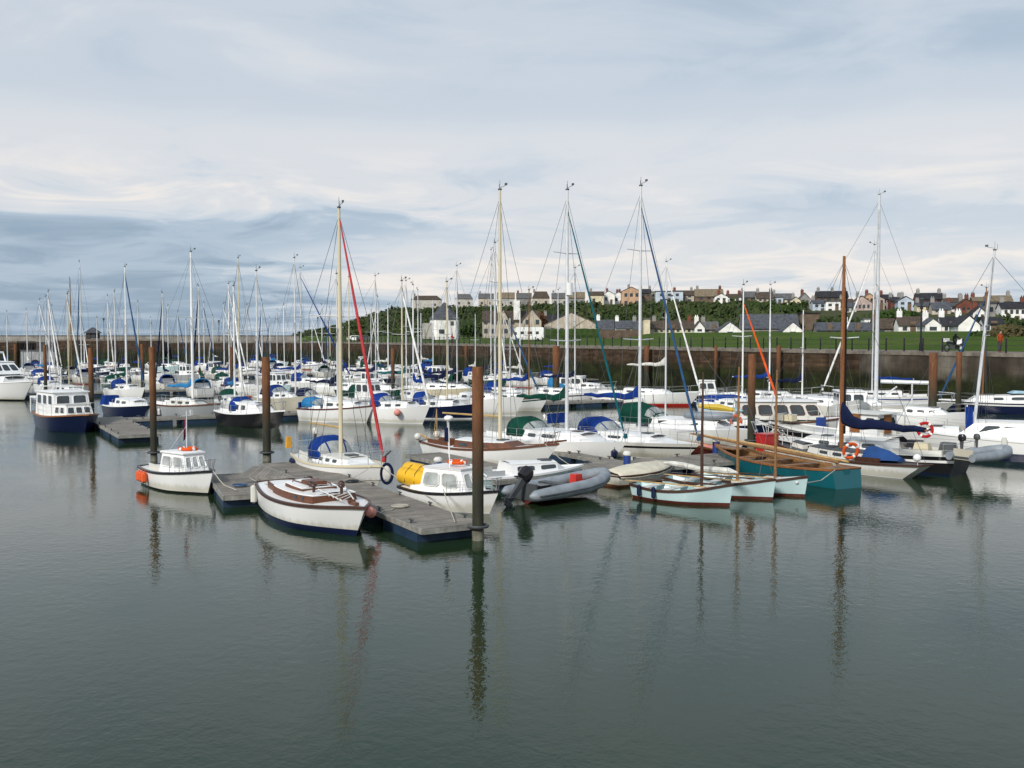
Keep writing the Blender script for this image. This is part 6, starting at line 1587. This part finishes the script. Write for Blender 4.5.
# filler: motor boats and mastless hulls on free berths
for i,(q,_) in enumerate(rows):
    for px in range(-4,640,5):
        k=kx(px+rg.uniform(-1.5,1.5)); X,Y=rowpt(q,k); t,s=ts(X,Y)
        if s>-6 or Y>221: continue
        a=along(X,Y)
        if free(i,a,3.9) and rg.random()<.72 and not (i==0 and px<330): occ[i].append(a); far.append([i,a,X,Y,px,None,None])
        elif not free(i,a,4.3): pass
ordn=['first','second','third','fourth','fifth','sixth','seventh','eighth','ninth','tenth','eleventh','twelfth','thirteenth','fourteenth','fifteenth','sixteenth','seventeenth','eighteenth','nineteenth','twentieth','twenty first','twenty second','twenty third','twenty fourth','twenty fifth','twenty sixth','twenty seventh','twenty eighth','twenty ninth','thirtieth']+['thirty '+w for w in ('first','second','third','fourth','fifth','sixth','seventh','eighth','ninth')]+['fortieth']+['forty '+w for w in ('first','second','third','fourth','fifth','sixth','seventh','eighth','ninth')]
for i in range(len(rows)):
    lst=sorted([f for f in far if f[0]==i],key=lambda f:f[1])
    for n,f in enumerate(lst):
        n=sorted(occ[i]).index(f[1])
        _,a,X,Y,px,top,kd=f; h=-60+rg.uniform(-4,4)+(180 if rg.random()<.28 else 0)
        if h<0: h+= 22*rg.random()
        hull=rg.choice(['white']*8+['offwhite','offwhite','navy','navy','grey','cream','green','paleblue','black']) ; L=rg.uniform(6.0,8.3); B=L*.34
        dep=rg.uniform(-.8,.8); X-=D1.x*dep; Y-=D1.y*dep
        where='%s from left, %s'%(ordn[n],rows[i][1].replace('on the ','').replace(' the ',' '))
        cov=rg.choice(['blue','blue','navy','navy','skyblue',None,'offwhite','green']); hood=rg.choice(['blue','navy','blue',None,None,'skyblue','green'])
        cn={'skyblue':'light blue','offwhite':'off white','paleblue':'pale blue'}
        if top is not None:
            lb='%s yacht, %s, %s'%(cn.get(hull,hull),('%s boom cover'%cn.get(cov,cov)) if cov else 'bare boom',where)
            b=Boat('sailing_yacht',lb,'yacht',X,Y,h,L,B,fb=1.35,fs=1.05,tr=.65,group=YG,srake=.25)
            b.hull(hull,boot=rg.choice(['white','navy','red']),bottom=rg.choice(['navy','maroon','black','antifoul']),cockpit=(.05,.32),well=rg.choice(['darkgrey','grey','darkwood','offwhite']),stripe=rg.choice([None,'navy','blue',None]) if hull=='white' else None,n=10)
            b.cabin(-.2*L,.26*L,h=.5,wf=.66,hf=.6,front=.9,wins=((.1,.3,.35,.75),(.42,.62,.35,.75)),hatch=False)
            mx=b.mastx(px); tz=b.mtop(top,mx)
            mc={'s':'silver','c':'cream','b':'wood','w':'white'}[kd[0]]; jb={'b':'dullblue','n':'navy'}.get(kd[1:] ) or rg.choice([None,None,None,'white','dullblue','offwhite'])
            b.mast(mx,tz,mc,.075 if Y<130 else .085,1 if H_<12 else 2,jib=jb if rg.random()<.8 or kd[1:] else None)
            if cov: b.boom(mx,b.dz(mx)+1.35,L*.36,cov)
            if hood: b.hood(-.27*L,-.1*L,B*.66,.9,hood,z=b.dz(-.2*L)+.1,clear=False)
            if Y<150: b.rails(3,.55)
        else:
            hs=rg.random()<.45; can=rg.choice(['blue','navy',None,None,'skyblue','offwhite','green'])
            lb='%s %s, %s, %s'%(cn.get(hull,hull),'wheelhouse boat' if hs else 'small cabin boat',('%s canopy'%cn.get(can,can)) if can else 'no canopy',where)
            L=rg.uniform(5.0,7.3); b=Boat('motor_boat',lb,'motor boat',X,Y,h,L,L*.34,fb=1.2,fs=.95,tr=.8,group=MG,sag=.05)
            b.hull(hull,boot='white',bottom=rg.choice(['navy','black','maroon']),cockpit=(.05,.34),well=rg.choice(['darkgrey','darkgrey','grey','darkwood']),n=10,stripe=rg.choice([None,'navy','red']) if hull=='white' else None)
            if rg.random()<.5 and not hs:
                b.mast(.08*L,rg.uniform(8.2,11),rg.choice(['silver','white','silver','cream']),.07,1); b.boom(.08*L,b.dz(0)+1.3,L*.36,rg.choice(['blue','navy','offwhite']))
            if hs: b.house(-.18*L,.12*L,b.B*.72,b.B*.6,1.4,rf=.35,side_w=((.1,.45),(.55,.9)),front_w=2)
            b.cabin(-.1*L if not hs else .1*L,.36*L,h=.55,wf=.72,hf=.5,front=.9,wins=((.1,.35,.4,.8),(.45,.65,.4,.8)),hatch=False)
            if can: b.hood(-.34*L,-.08*L,b.B*.72,1.1,can,z=b.dz(-.2*L)+.05,clear=False)
            if rg.random()<.5: b.rails(3,.5,.5,.94,pushpit=False)
            if rg.random()<.5: b.outboard(0,rg.choice(['black','darkgrey','offwhite']),0,.9)
print('far boats',len(far),'objects',len(bpy.data.objects))
